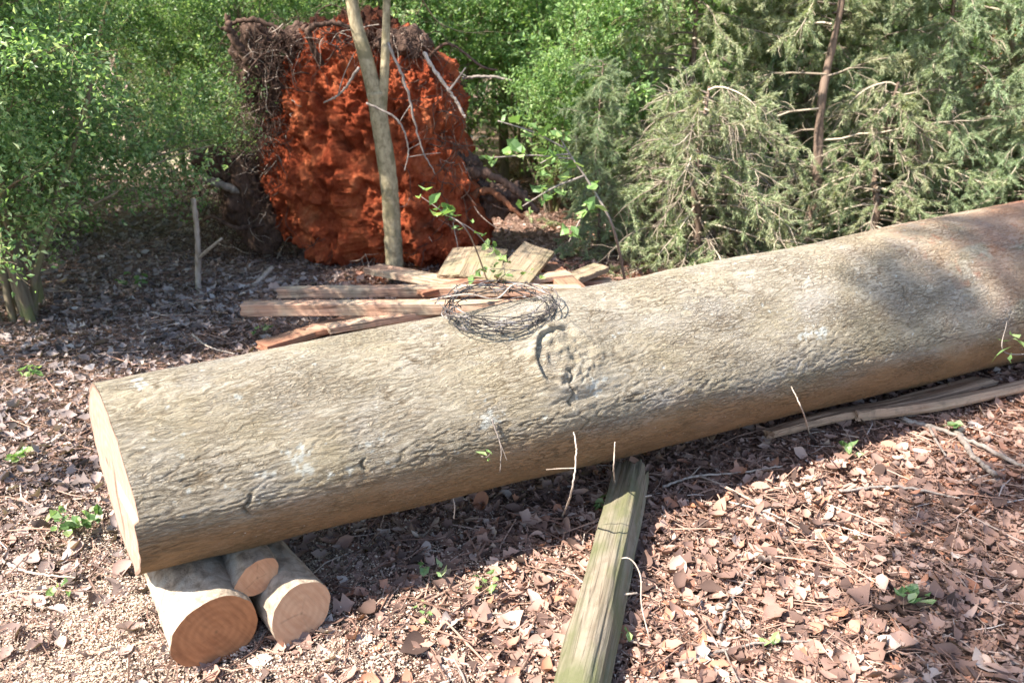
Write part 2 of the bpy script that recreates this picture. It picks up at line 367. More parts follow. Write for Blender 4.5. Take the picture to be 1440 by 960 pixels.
if True:
    ns, nth = 1250, 620
    s = np.linspace(0, LEND, ns); th = np.linspace(0, 2*np.pi, nth, endpoint=False)
    Sg, Tg = np.meshgrid(s, th, indexing='ij'); Sg, Tg = Sg.ravel(), Tg.ravel()
    Rg = lrad(Sg)
    cy, cz = Rg*np.cos(Tg), Rg*np.sin(Tg)
    wx = .025*fbm(Sg*5, cy*5, cz*5, 3)
    w2 = .006*fbm(Sg*22, cy*22, cz*22, 2)
    r1 = 1-2*np.abs(perlin((Sg+wx)*15, (cy+wx*.35+w2)*62, (cz-wx*.35-w2)*62))
    r1b = 1-2*np.abs(perlin((Sg-wx)*30+7, (cy+w2)*95, (cz-w2)*95))     # scaly ridges along the grain
    r2 = fbm(Sg*5, cy*14, cz*14, 4)
    r3 = fbm(Sg*1.3, cy*2.2, cz*2.2, 3)
    dens = sstep(-.45, .35, r2+.25*fbm(Sg*2.2+4, cy*3, cz*3, 2))
    crack = np.maximum(sstep(.70, .93, r1)*dens, .7*sstep(.78, .95, r1b)*sstep(-.1, .5, r2))
    disp = .036*Rg*np.cos(4*(Tg+.16))-.0022*crack-.0006*sstep(.2, .8, r1)+.0026*r2+.0016*fbm(Sg*30, cy*80, cz*80, 2)+.018*r3
    # knot: swelling, curved groove, lumpy scar
    tw = (Tg-KT+np.pi) % (2*np.pi)-np.pi
    ds, dc = Sg-KS, tw*Rg
    rr = np.hypot(ds, dc*1.0); an = np.arctan2(dc, ds)
    wob = .28*fbm(ds*8+3, dc*7, ds*0, 3); re = np.hypot(ds/.112, dc/.088)*(1+wob)      # 1 on the rim of the eye
    an = np.arctan2(dc, ds)
    disp += .042*np.exp(-(rr/.20)**2)
    inn = sstep(1.12, .95, re)
    crack = crack*(1-.6*inn); disp = disp+inn*(.0026*crack)
    disp += .016*np.exp(-((re-1.12)/.13)**2)*(.55+.45*np.cos(an-2.3))
    gro = np.exp(-((re-.97)/.05)**2)*(.12+.88*sstep(-.3, .6, np.cos(an-2.6)))
    sw = np.sin(re*17+an*1.0+4.5*fbm(ds*9, dc*9, ds*0+5, 2))
    disp += -.007*gro+.0018*inn*sw+.015*inn*fbm(ds*24, dc*24, ds*0+1.5, 3)
    gro2 = inn*sstep(-.8, -.98, sw)*sstep(-.1, .3, fbm(ds*16, dc*16, ds*0+8, 2))
    pit = np.exp(-(np.hypot(ds-.02, dc+.01)/.016)**2); disp -= .010*pit
    low = np.exp(-((ds-.02)/.12)**2-((dc+.135)/.016)**2); disp -= .006*low
    crack = np.maximum.reduce([crack, gro*.2, gro2*.12, pit*.5, .5*inn*sstep(.15, .5, fbm(ds*20, dc*20, ds*0+4, 3))*sstep(-.03, .03, ds-dc)])
    # extra bumps, a few cross creases
    for (bs, bt, a, wdt) in ((2.75, .9, .02, .16), (3.6, .4, .018, .2), (1.2, .75, .012, .12), (4.3, 1.0, .02, .2), (.5, 1.2, .01, .1)):
        t2 = (Tg-bt+np.pi) % (2*np.pi)-np.pi; disp += a*np.exp(-(np.hypot(Sg-bs, t2*Rg)/wdt)**2)
    for (bs, t0, t1) in ((1.32, .22, .56), (.28, -.12, .08), (3.05, .5, .7), (.62, .05, .16)):
        t2 = (Tg+np.pi) % (2*np.pi)-np.pi
        cr = np.exp(-((Sg-bs-.05*(t2-t0)-.008*np.sin(t2*40))/.0045)**2)*sstep(t0-.02, t0+.02, t2)*sstep(t1+.02, t1-.02, t2)
        disp -= .010*cr; crack = np.maximum(crack, cr)
    # lichen spots (real spots, painted by position)
    lich = 0*Sg; lr = np.random.RandomState(5)
    spots = []
    for (px, py, r) in ((690, 588, .020), (684, 598, .012), (420, 645, .026), (428, 662, .016), (418, 632, .010), (490, 662, .013), (378, 668, .010), (352, 668, .008), (462, 668, .008), (1156, 467, .022), (1134, 468, .016), (1126, 474, .010),
                        (200, 545, .014), (196, 538, .009), (540, 612, .010), (515, 622, .010), (830, 545, .020), (845, 530, .012), (760, 585, .010), (240, 640, .010), (330, 560, .008), (600, 690, .010), (310, 690, .010)):
        q_ = lhit(px, py); spots.append((q_[0], q_[1], r))
    _unused = [(1.72, .36, .020), (1.74, .33, .012), (.62, .38, .026), (.66, .30, .016), (.60, .22, .010), (.72, .30, .012), (.50, .34, .012), (3.45, .42, .03), (3.5, .40, .018),
             (1.95, .78, .020), (1.88, .72, .012), (2.3, .42, .02)]
    for _ in range(110): spots.append((lr.uniform(.05, 3.6), lr.uniform(-.1, 1.5), lr.uniform(.002, .006)))
    nz = fbm(Sg*60, cy*60, cz*60, 2)
    for (bs, bt, r) in spots:
        mk = (np.abs(Sg-bs) < r*3)
        t2 = (Tg[mk]-bt+np.pi) % (2*np.pi)-np.pi
        dd = np.hypot((Sg[mk]-bs)*.8, t2*Rg[mk])/r+2.2*nz[mk]
        lich[mk] = np.maximum(lich[mk], sstep(1.1, .5, dd)*.62)
    topm = sstep(-.2, .9, np.sin(Tg))
    brown = sstep(.08, -.28, np.sin(Tg)+.28*fbm(Sg*2, cy*5, cz*5, 4)); lich = lich*(1-brown)  # underside mask for browner bark, shade and bounce put into the colour
    cl = sstep(2.9, 5.2, Sg+.9*fbm(Sg*1.5, cy*3, cz*3, 3))*sstep(-.06, .22, fbm(Sg*2.5, cy*6, cz*6, 4)+.16*topm+.16*sstep(3.6, 5.5, Sg)+.10)*(.35+.65*topm)*.95
    cl = np.maximum(cl, .7*sstep(.4, .9, fbm(Sg*14, cy*14, cz*14, 3)+.35)*sstep(3.0, 3.6, Sg)*topm)
    # oblique sawn end: rings near the end slide along the axis
    RR = Rg+disp
    ce, se = np.cos(Tg), np.sin(Tg)
    def endoff(a, b):           # a towards camera, b up (metres from the axis)
        o = .13*a-.02*b
        return o-.014*sstep(-.005, .005, .015-b)*sstep(.0, .14, a)
    off = endoff(RR*ce, RR*se)
    fall = np.clip(1-Sg/.9, 0, 1)**2
    chip = .003*fbm(ce*5, se*5, ce*0, 2)*np.exp(-Sg/.01)
    Ss = Sg+off*fall+chip
    P = LA+LAX*Ss[:, None]+(RR*ce)[:, None]*LN+(RR*se)[:, None]*LM
    i = np.arange(ns-1)[:, None]*nth; j = np.arange(nth)[None]; kk = (j+1) % nth
    F = np.stack([i+j, i+kk, i+nth+kk, i+nth+j], -1).reshape(-1, 4)
    big = empty('fallen_tree_log', (0, 0, 0), 'huge pale grey barked log with a sawn near end, lying across the clearing', 'log')
    # far end closed
    Pc = LA+LAX*LEND; P2 = np.vstack([P, Pc[None]]); lastr = (ns-1)*nth
    jj = np.arange(nth); tri = np.stack([np.full(nth, len(P)), lastr+jj, lastr+(jj+1) % nth], 1)
    z1 = np.zeros(1)
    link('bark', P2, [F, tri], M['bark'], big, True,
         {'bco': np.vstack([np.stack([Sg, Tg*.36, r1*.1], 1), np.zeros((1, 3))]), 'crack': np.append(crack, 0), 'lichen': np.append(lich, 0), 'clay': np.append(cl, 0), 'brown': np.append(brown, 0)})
    # cut face, following the bark rim
    rim = P[:nth]; rimr = RR[:nth]; m = 40
    fr = np.linspace(1, 0, m)[:, None]
    a = (rimr*np.cos(th))[None]*fr; b = (rimr*np.sin(th))[None]*fr
    fo = endoff(a, b)+.0015*fbm(a*9, b*30, a*0, 3)+chip[:nth][None]*fr**6
    fo = fo+.02*np.exp(-((a-.02-.12*b)/.008)**2)*sstep(-.2, -.02, b)*sstep(.2, .05, b)*0
    FP = LA+LAX*(fo[..., None])+a[..., None]*LN+b[..., None]*LM
    FP = FP-LAX*.0005
    i = np.arange(m-1)[:, None]*nth
    F = np.stack([i+j, i+nth+j, i+nth+kk, i+kk], -1).reshape(-1, 4)
    link('cut_face', FP.reshape(-1, 3), F, M['cutbig'], big, True, {'dark': (.55*(fr+0*a > .965)+np.exp(-((a+.02-.25*(b+.05)-.012*np.sin(b*30))/.013)**2)*sstep(.10, .0, b)*sstep(-.26, -.15, b)*.75+np.exp(-(np.hypot(a+.10, b-.02)/.012)**2)).ravel(), 'bco': np.stack([a, b, 0*a], -1).reshape(-1, 3)})

# ------------------------------------------------------------------ small rounds under the log
def crk(a, b, R, seed):
    r = np.hypot(a, b)/R; t = np.arctan2(b, a)+.15*fbm(a*20, b*20, a*0+seed, 2); o = 0*a
    rg = np.random.RandomState(int(seed*10))
    for _ in range(9):
        t0 = rg.uniform(-3.1, 3.1); L = rg.uniform(.15, .95); o = np.maximum(o, rg.uniform(.1, .4)*sstep(.0, .3, r-rg.uniform(-.3, .5))*np.exp(-((t-t0)*r/.03)**2)*sstep(L, L-.25, r))
    return np.maximum(o, .5*np.exp(-(r/.05)**2))
def round_log(name, p0, p1, r0, r1, face, seed, label, tilt=0.0, ftilt=0.0, flat=1.0):
    """p0 the far end, p1 the visible sawn end"""
    p0, p1 = np.asarray(p0, float), np.asarray(p1, float)
    rt = empty(name, p1*[1, 1, 0], label, 'log round', 'short rounds propping up the log')
    ax = p1-p0; L = np.linalg.norm(ax); ax /= L
    sd = np.cross(ax, [0, 0, 1]); sd /= np.linalg.norm(sd); up = np.cross(sd, ax)
    ns, nt_ = 90, 120; t = np.linspace(0, 1, ns); th = np.linspace(0, 2*np.pi, nt_, endpoint=False)
    T, H = np.meshgrid(t, th, indexing='ij')
    R = (r0+(r1-r0)*T); cx, cy = np.cos(H), np.sin(H)*flat
    R = R*(1+.05*np.sin(2*H+seed)+.03*np.sin(3*H+2*seed))+.004*fbm(T*L*12+seed, cx*R*25, cy*R*25, 4)+.006*fbm(T*L*3+seed, cx*2, cy*2, 2)
    so_ = (tilt*R*cx+ftilt*R*cy)*np.clip(T*1.6-.6, 0, 1)
    P = p0+ax*(T*L+so_)[..., None]+(R*cx)[..., None]*sd+(R*cy)[..., None]*up-p1*[1, 1, 0]
    i = np.arange(ns-1)[:, None]*nt_; j = np.arange(nt_)[None]; kk = (j+1) % nt_
    link('bark', P.reshape(-1, 3), np.stack([i+j, i+kk, i+nt_+kk, i+nt_+j], -1).reshape(-1, 4), M['roundbark'], rt)
    for end, rw in ((1, -1), (0, 0)):
        fr = np.linspace(1, 0, 40)[:, None]; a = (R[rw]*cx[rw])[None]*fr; b = (R[rw]*cy[rw])[None]*fr
        o = (tilt*a+ftilt*b)*end+.0025*fbm(a*12, b*12, a*0+seed, 3)*(1-fr)
        c = (p1 if end else p0)-p1*[1, 1, 0]
        FP = c+ax*(o[..., None]+(.0004 if end else -.0004))+a[..., None]*sd+b[..., None]*up
        i = np.arange(39)[:, None]*nt_
        link('cut_face', FP.reshape(-1, 3), np.stack([i+j, i+kk, i+nt_+kk, i+nt_+j], -1).reshape(-1, 4), face, rt, True, {'dark': crk(a, b, R.mean(), seed).ravel(), 'bco': np.stack([a, b, 0*a], -1).reshape(-1, 3)})
    return rt
f1 = W(304, 888, .135); f1b = f1+np.array([-.32, .48, 0])
round_log('log_round', f1b, f1, .108, .113, M['cutdark'], 1.0, 'thick short round with a dark brown sawn end, beneath the big log', .10, .05)
f2 = W(424, 862, .112); f2b = f2+np.array([-.42, .52, 0])
round_log('log_round', f2b, f2, .085, .090, M['cutlight'], 2.3, 'slimmer short round with a pale cracked sawn end, propping the big log', .12, -.15)
f3 = W(362, 812, .215); f3b = f3+np.array([-.24, .40, -.02])
round_log('log_round', f3b, f3, .060, .070, M['cutorange'], 4.0, 'thinnest short round with an orange sawn end, wedged on top of the other two', .35, -.2, .62)

# ------------------------------------------------------------------ boards and timbers
def beam(name, pts, wd, tk, mat, label=None, cat=None, seed=0, parent=None, roll=0.0, cham=.15, rag=.02, warp=.004, group=None, rootp=None, taper=(1, 1), bend=0.0):
    """sawn board along a path of centre points"""
    pts = np.asarray(pts, float); base = pts.mean(0)*[1, 1, 0]
    n = 70; C = smooth_path(pts, n); L = np.linalg.norm(C[-1]-C[0])
    T = nrm(np.gradient(C, axis=0)); sd = nrm(np.cross(T, [0, 0, 1])); up = np.cross(sd, T)
    c, s_ = math.cos(roll), math.sin(roll)
    sd, up = sd*c+up*s_, up*c-sd*s_
    h, v_ = wd/2, tk/2; ch = min(wd, tk)*cham
    sec = []
    q = [(h, -v_+ch), (h, v_-ch), (h-ch, v_), (-h+ch, v_), (-h, v_-ch), (-h, -v_+ch), (-h+ch, -v_), (h-ch, -v_)]
    for a, b in zip(q, q[1:]+q[:1]):
        for f in np.linspace(0, 1, 5)[:-1]: sec.append((a[0]*(1-f)+b[0]*f, a[1]*(1-f)+b[1]*f))
    sec = np.array(sec); m = len(sec); t = np.linspace(0, 1, n)
    tp = taper[0]+(taper[1]-taper[0])*t
    A = sec[None, :, 0]*tp[:, None]; B = np.repeat(sec[None, :, 1], n, 0)
    s_l = np.repeat((t*L)[:, None], m, 1)
    nn = fbm(s_l*3+seed, A*30, B*30, 3)*warp+fbm(s_l*1.2+seed, A*60+seed, B*60, 2)*warp*.6
    A2 = A*(1+nn/h*1.0); B2 = B+nn*.7
    en = rag*fbm(A*40+seed, B*40, A*0+seed, 3)
    fo = en*(-np.exp(-s_l/.02))+en*np.exp(-(L-s_l)/.02)
    P = C[:, None]+sd[:, None]*A2[..., None]+up[:, None]*B2[..., None]+T[:, None]*fo[..., None]-base
    j = np.arange(m)[None]; kk = (j+1) % m; i = np.arange(n-1)[:, None]*m
    F = [np.stack([i+j, i+kk, i+m+kk, i+m+j], -1).reshape(-1, 4)]
    V = P.reshape(-1, 3); V = np.vstack([V, P[0].mean(0)[None], P[-1].mean(0)[None]]); jj = np.arange(m)
    F.append(np.vstack([np.stack([np.full(m, n*m), (jj+1) % m, jj], 1), np.stack([np.full(m, n*m+1), (n-1)*m+jj, (n-1)*m+(jj+1) % m], 1)]))
    co = np.stack([s_l, A+seed*.7, B+seed*.3], -1).reshape(-1, 3); co = np.vstack([co, co[:1], co[-1:]])
    o = link(name, V, F, mat, parent, False, {'bco': co})
    if rootp is None: o.location = tuple(base)
    if label: tag(o, label, cat, group)
    return o, base

# mossy timber in the foreground
tb0 = W(888, 662, .12); tb1 = W(812, 985, .085); tb1 = tb0+(tb1-tb0)*1.35; tb1[2] = .07; tb0[2] = .105
tim = empty('landscape_timber', (tb0+tb1)/2*[1, 1, 0], 'mossy grey green squared timber lying on the leaves in front of the log', 'timber')
dx = nrm(tb1-tb0)
o, base = beam('timber_body', [tb0, tb0+(tb1-tb0)*.5, tb1], .118, .12, M['timber'], seed=3, parent=tim, cham=.16, rag=.12, warp=.011, rootp=1, roll=-.38)
for (px, py, ln, nm) in ((905, 700, .03, 'nail'), (868, 838, .06, 'nail')):
    p = W(px, py, .09); v = MB(); v.add(*tube([p+[-.03, 0, .0], p+[ln, 0, .012]], [.004, .003], 6))
    oo = v.build(nm, M['twigp'], tim); oo.location = tuple(-base)
v = MB(); p = W(872, 815, .11)
cv = smooth_path([p+[-.02, .07, .015], p+[.03, .04, .05], p+[.055, -.03, .04], p+[.05, -.10, -.01], p+[.07, -.16, -.09]], 20)
v.add(*tube(cv, .0022, 5)); oo = v.build('wire_staple', M['twigp'], tim); oo.location = tuple(-base)

BG = 'old boards in the pile behind the log'
def brd(a, b, za, zb, wd, tk, mat, lab, seed, roll=0, taper=(1, 1)):
    p0, p1 = W(*a, za), W(*b, zb)
    beam('board', [p0, (p0+p1)/2+[0, 0, .004], p1], wd, tk, mat, lab, 'board', seed, roll=roll, group=BG, taper=taper, cham=.06, rag=.03)
brd((342, 434), (760, 432), .19, .19, .10, .075, M['plank'], 'long straight rail, lowest of the two parallel rails jutting left from the pile', 1)
brd((392, 411), (815, 408), .19, .19, .09, .06, M['plank'], 'long reddish rail, upper of the two parallel rails jutting left from the pile', 2)
brd((524, 378), (700, 412), .14, .16, .17, .045, M['plank'], 'broad sunlit board slanting in front of the thin forked tree', 3)
brd((634, 388), (655, 350), .20, .26, .20, .03, M['plankg'], 'tan flat board end standing up, beside the green stained board', 4, roll=.12)
brd((672, 392), (690, 350), .22, .28, .26, .025, M['plankg'], 'wide green stained board, middle of the upright board ends', 5, roll=-.08)
brd((718, 396), (758, 350), .22, .30, .24, .035, M['plankg'], 'tan board with a dark broken corner, behind the wire coil', 6, roll=-.25)
brd((768, 372), (812, 412), .16, .17, .16, .035, M['plankd'], 'red brown board slanting down at the right side of the pile', 7)
brd((784, 402), (846, 376), .10, .16, .16, .04, M['plankg'], 'short greenish board, rightmost in the pile', 8)
brd((368, 488), (530, 440), .06, .07, .13, .04, M['plankd'], 'dark red board low down, its tip meeting the top of the log', 9)
brd((436, 462), (640, 446), .08, .12, .12, .04, M['plank'], 'tan board end just above the log, under the lower rail', 10)
brd((520, 470), (700, 420), .05, .12, .15, .035, M['plankd'], 'dark board crossing under the two parallel rails', 11)
brd((462, 462), (650, 432), .12, .16, .10, .04, M['plank'], 'grey tan board crossing low under the rails, left of the coil', 14)
brd((415, 470), (600, 440), .06, .13, .12, .03, M['plankd'], 'rusty brown board partly hidden by the top of the log', 15)
brd((600, 396), (700, 366), .14, .16, .13, .035, M['plankd'], 'reddish board in front of the upright board ends, left', 16)
brd((690, 402), (800, 386), .17, .19, .12, .035, M['plank'], 'salmon coloured board crossing in front of the upright board ends', 17)
brd((590, 412), (690, 392), .20, .20, .10, .03, M['plankd'], 'dark red board end over the upper parallel rail', 18)
brd((560, 420), (745, 418), .11, .12, .14, .035, M['plankd'], 'reddish board lying between the two parallel rails', 12)
brd((860, 396), (720, 400), .06, .08, .12, .04, M['plank'], 'pale board low down behind the wire coil, to its right', 13)

# weathered slabs along the foot of the log, right
def slab(pix, wd, lab, seed, tk=.035, z=.05, roll=0.2, taper=(.5, 1)):
    beam('wood_slab', [W(x, y, z) for x, y in pix], wd, tk, M['slab'], lab, 'wood slab', seed, roll=roll, cham=.3, rag=.05, warp=.01, taper=taper)
slab([(1080, 610), (1160, 588), (1260, 568), (1385, 536)], .12, 'shaded long split slab tucked under the foot of the log', 21, z=.06)
slab([(1204, 584), (1260, 578), (1330, 567), (1450, 540), (1560, 520)], .085, 'sunlit tan split slab with a curved edge, in front of the shaded one', 22, z=.07, tk=.045)

# ------------------------------------------------------------------ wire coil
rng = np.random.RandomState(11)
_cs, _ct = lhit(702, 446); c0 = lpt(_cs, 1.36, .012); CE2 = -math.sin(1.3)*LN+math.cos(1.3)*LM; CE3 = math.cos(1.3)*LN+math.sin(1.3)*LM; CE1 = LAX
wc = empty('wire_coil', c0, 'coil of dark old barbed wire lying on top of the big log', 'wire coil')
q = Vector((0, 0, 1)); tilt = R_(26)
mb = MB(); bb = MB()
for lp in range(11):
    n = 70; a = np.linspace(0, 2*np.pi, n)+rng.uniform(0, 6); r = rng.uniform(.170, .210)
    rr = r*(1+.05*np.sin(a*2+rng.uniform(0, 6))+.025*np.sin(a*5+rng.uniform(0, 6)))
    x = rr*np.cos(a)+rng.uniform(-.012, .012); y = rr*np.sin(a)*.60+rng.uniform(-.02, .02)
    z = .012+rng.uniform(0, .045)+.012*np.sin(a+rng.uniform(0, 6))
    p = x[:, None]*CE1+y[:, None]*CE2+z[:, None]*CE3
    p[:, 2] += .01*np.sin(a*3+lp)
    # lie on the log: push out of its surface
    wp = p+c0; rel = wp-LA; sA = rel@LAX; rad = rel-sA[:, None]*LAX; d = np.linalg.norm(rad, axis=1)
    need = lrad(sA)+.016+.006*rng.rand()
    fix = np.maximum(need-d, 0)[:, None]*rad/d[:, None]; p = p+fix
    mb.add(*tube(p, .0017, 5, False))
    for k_ in range(4, n-2, 8):
        for s_ in (-1, 1):
            dv = nrm(rng.normal(size=3))*.013
            mb.add(*tube([p[k_]-dv, p[k_]+dv], .0014, 4))
mb.build('wire_strands', M['wire'], wc)
# loose tail of pale wire
p = smooth_path([c0+CE1*-.22+CE2*.08+CE3*.05, c0+CE1*-.1+CE2*.05+CE3*.07, c0+CE2*.03+CE3*.05, c0+CE1*.1+CE2*.07+CE3*.07, c0+CE1*.2+CE3*.05], 40)-c0
mb = MB(); mb.add(*tube(p, .003, 6)); mb.build('wire_tail', M['twigp'], wc)

# ------------------------------------------------------------------ root plate
rng = np.random.RandomState(21)
rb = W(500, 392, 0); rb[1] += .35
rp = empty('root_plate', (rb[0], rb[1], 0), 'upturned root plate of a fallen tree, red clay with dark hanging roots', 'root plate')
rp.rotation_euler.z = R_(-14); rp.location.y += .34; rp.location.x -= .03; rp.scale = (1.05, 1, 1.04)
nu, nv = 460, 400
uu = np.linspace(0, 2*np.pi, nu, endpoint=False); vv = np.linspace(.0, np.pi, nv)
U, Vv = np.meshgrid(uu, vv); 
dx_, dy_, dz_ = np.cos(U)*np.sin(Vv), np.sin(U)*np.sin(Vv), np.cos(Vv)
sp_ = lambda a, e: np.sign(a)*np.abs(a)**e
X = .80*sp_(dx_, .8); Yy = .42*sp_(dy_, .8); Z = .96*sp_(dz_, .75)
hf = (Z+.96)/1.92
X = X*(1.12-.22*hf)-.10*hf+.06; X = X+np.where(X > 0, .22*(1-hf)**2, 0)
d1 = fbm(X*1.8+3, Yy*1.8, Z*1.8, 3); d2 = fbm(X*5, Yy*5, Z*3.4, 5, True); d3 = fbm(X*16, Yy*16, Z*10, 4)
dd = .17*d1+.13*(d2-.3)+.075*d3+.022*fbm(X*34, Yy*34, Z*34, 3)
nx = nrm(np.stack([dx_/.8, dy_/.42, dz_/.96], -1))
P = np.stack([X, Yy, Z], -1)+nx*dd[..., None]
P[..., 1] += .12*hf+.30*sstep(.16, .0, hf+.06*d1); P[..., 2] += .86
P[0] = P[0].mean(0); P[-1] = P[-1].mean(0)
dark = sstep(.25, .62, fbm(X*3+9, Yy*3, Z*3, 4)+.9*sstep(-.45, -.95, X)+.75*sstep(.62, 1.0, Z)+.3*sstep(.35, .9, X)*sstep(-.1, .3, d1))
ii = np.arange(nv-1)[:, None]*nu; j = np.arange(nu)[None]; kk = (j+1) % nu
link('clay_mass', P.reshape(-1, 3), np.stack([ii+j, ii+nu+j, ii+nu+kk, ii+kk], -1).reshape(-1, 4), M['clay'], rp, True, {'dark': dark.ravel()})
def rpl(px, py, dy=0.0): return D(px, py, rb[1]-.38+dy)-np.array([rb[0], rb[1], 0])
# dark soil and fine-root lobes left
def lobe(name, c, s_, mat, seed, amp=.1):
    a, b = np.meshgrid(np.linspace(0, 2*np.pi, 120, endpoint=False), np.linspace(0, np.pi, 90))
    d = np.stack([np.cos(a)*np.sin(b), np.sin(a)*np.sin(b), np.cos(b)], -1)
    P = d*s_; nn = fbm(P[..., 0]*4+seed, P[..., 1]*4, P[..., 2]*3, 4)*amp*2+fbm(P[..., 0]*16+seed, P[..., 1]*16, P[..., 2]*9, 3)*amp*.7
    P = P+d*nn[..., None]+c; P[0] = P[0].mean(0); P[-1] = P[-1].mean(0)
    i = np.arange(89)[:, None]*120; j = np.arange(120)[None]; k_ = (j+1) % 120
    return P.reshape(-1, 3), np.stack([i+j, i+120+j, i+120+k_, i+k_], -1).reshape(-1, 4)
for (px, py, sx, sz, dy) in ((352, 110, .15, .32, .25), (300, 255, .20, .14, .15), (345, 310, .20, .34, .2), (400, 70, .24, .09, .3), (470, 66, .20, .08, .35), (560, 74, .22, .08, .4), (650, 250, .14, .14, .5), (690, 285, .25, .10, .6), (300, 405, .3, .07, .1)):
    mb = MB(); mb.add(*lobe('', rpl(px, py, dy), np.array([sx, .2, sz]), None, px, .10)); mb.build('soil_clump', M['root'], rp)
# big broken roots
def root(pts, r0, r1, mat, mbx=None, seg=9):
    p = smooth_path(pts, 14+6*len(pts)); n = len(p)
    p = p+rng.normal(size=p.shape)*r0*.12
    (mbx).add(*tube(p, np.linspace(r0, r1, n)*(1+.12*rng.normal(size=n)), seg))
for k_, (pts, r0, r1, mt) in enumerate([
    ([rpl(400, 150, .2), rpl(355, 110, .0), rpl(322, 60, -.1), rpl(316, 30, -.1)], .045, .02, 'root'),
    ([rpl(360, 300, .2), rpl(310, 285, -.05), rpl(272, 272, -.1)], .04, .028, 'twig'),
    ([rpl(420, 120, .3), rpl(395, 60, .1), rpl(345, 38, .0), rpl(300, 52, .0)], .03, .010, 'root'),
    ([rpl(380, 330, .2), rpl(330, 345, -.1), rpl(290, 330, -.15), rpl(262, 345, -.1)], .028, .008, 'root'),
    ([rpl(470, 130, .2), rpl(440, 60, .0), rpl(480, 45, .0), rpl(520, 60, .1)], .03, .012, 'root'),
    ([rpl(600, 100, .3), rpl(640, 75, .2), rpl(690, 105, .1), rpl(715, 112, .1)], .012, .007, 'root'),
    ([rpl(640, 260, .4), rpl(680, 250, .3), rpl(720, 265, .3), rpl(760, 300, .3)], .05, .02, 'root'),
    ([rpl(650, 290, .4), rpl(690, 275, .35), rpl(740, 310, .3)], .04, .015, 'rootr')]):
    m1 = MB(); root(pts, r0, r1, None, m1); m1.build('root', M[mt], rp)
# fine roots: hair over the dark rim
mb = MB(); mr = MB()
for _ in range(2100):
    z = rng.rand()
    if z < .36: px, py = rng.normal(362, 26), rng.uniform(45, 240)
    elif z < .62: px, py = rng.normal(325, 42), rng.uniform(215, 410)
    elif z < .76: px, py = rng.uniform(370, 620), rng.normal(68, 12)
    elif z < .84: px, py = rng.normal(640, 22), rng.uniform(110, 330)
    else: px, py = (rng.uniform(370, 640), rng.uniform(350, 385)) if rng.rand() < .4 else (rng.normal(320, 40), rng.uniform(230, 420))
    p0 = rpl(px, py, rng.uniform(-.05, .35)); L = rng.uniform(.08, .42); d = nrm(rng.normal(size=3)*[1, .6, 1]+[0, -.3, -.45])
    pts = [p0]
    for q_ in range(5):
        d = nrm(d+rng.normal(size=3)*.42+[0, 0, -.16]); pts.append(pts[-1]+d*L/5)
    r = rng.uniform(.0014, .0045)*(1.6 if rng.rand() < .08 else 1)
    (mb if rng.rand() < .9 else mr).add(*tube(smooth_path(pts, 11), np.linspace(r, r*.4, 11), 4, False))
tag(mb.build('fine_roots', M['root'], rp), kind='stuff')
tag(mr.build('dry_fine_roots', M['twigp'], rp), kind='stuff')
# dead sticks hanging over the clay face
def stick(name, pts, r0, r1, mat, label, cat='branch', forks=(), group=None, par=None, seg=7, seed=0):
    rg = np.random.RandomState(seed+3); pts = [np.asarray(p, float) for p in pts]
    base = pts[0]*[1, 1, 0]; mb = MB(); n = 10+7*len(pts); p = smooth_path(pts, n)-base
    p[1:-1] += rg.normal(size=(n-2, 3))*r0*(.22 if r0 < .015 else .07)
    rr = np.linspace(r0, r1, n)*(1+.08*rg.normal(size=n)); mb.add(*tube(p, rr, seg))
    for (f, e) in forks:
        k_ = int(f*(n-1)); e = np.asarray(e)-base; q_ = smooth_path([p[k_], (p[k_]+e)/2+rg.normal(size=3)*.02*np.linalg.norm(e-p[k_]), e], 12)
        mb.add(*tube(q_, np.linspace(rr[k_]*.7, r1*.5, 12), 5))
    o = mb.build(name, M[mat], par); o.location = tuple(base)
    tag(o, label, cat, group); return o
yq = rb[1]-.75
stick('dead_branch', [D(545, 60, yq), D(572, 125, yq), D(590, 200, yq), D(612, 245, yq)], .011, .004, 'twig', 'bare grey branch hanging down the red clay face, beside the forked tree', forks=[(.45, D(560, 175, yq)), (.7, D(575, 210, yq))], seed=1)
stick('dead_branch', [D(596, 75, yq+.1), D(622, 115, yq), D(640, 140, yq), D(654, 166, yq)], .014, .009, 'twigp', 'pale crooked dead branch at the top right edge of the root plate', forks=[(.5, D(655, 95, yq))], seed=2)
stick('dead_branch', [D(515, 145, yq), D(560, 170, yq), D(574, 210, yq), D(569, 240, yq)], .009, .004, 'twig', 'thin kinked twig reaching right from behind the forked tree', forks=[(.8, D(620, 215, yq))], seed=3)
stick('dead_branch', [W(285, 445, .0), D(279, 400, yq+.1), D(278, 340, yq+.1), D(272, 280, yq+.1)], .024, .020, 'twigp', 'stout grey broken branch standing upright left of the root plate', forks=[(.55, D(312, 335, yq))], seed=4)
stick('dead_branch', [W(355, 404, .02), W(383, 376, .10)], .018, .020, 'twigp', 'short broken stick leaning before the foot of the red clay', seed=5)
stick('dead_branch', [D(505, 95, yq), D(480, 130, yq+.05), D(455, 145, yq+.1)], .010, .005, 'twig', 'thin grey branch across the upper left of the clay face', forks=[(.6, D(498, 75, yq))], seed=6)
stick('dead_branch', [D(650, 110, 7.4), D(690, 108, 7.4), D(720, 114, 7.4)], .014, .011, 'twig', 'horizontal dead limb right of the top of the root plate', forks=[(.1, D(620, 85, 7.3))], seed=8)

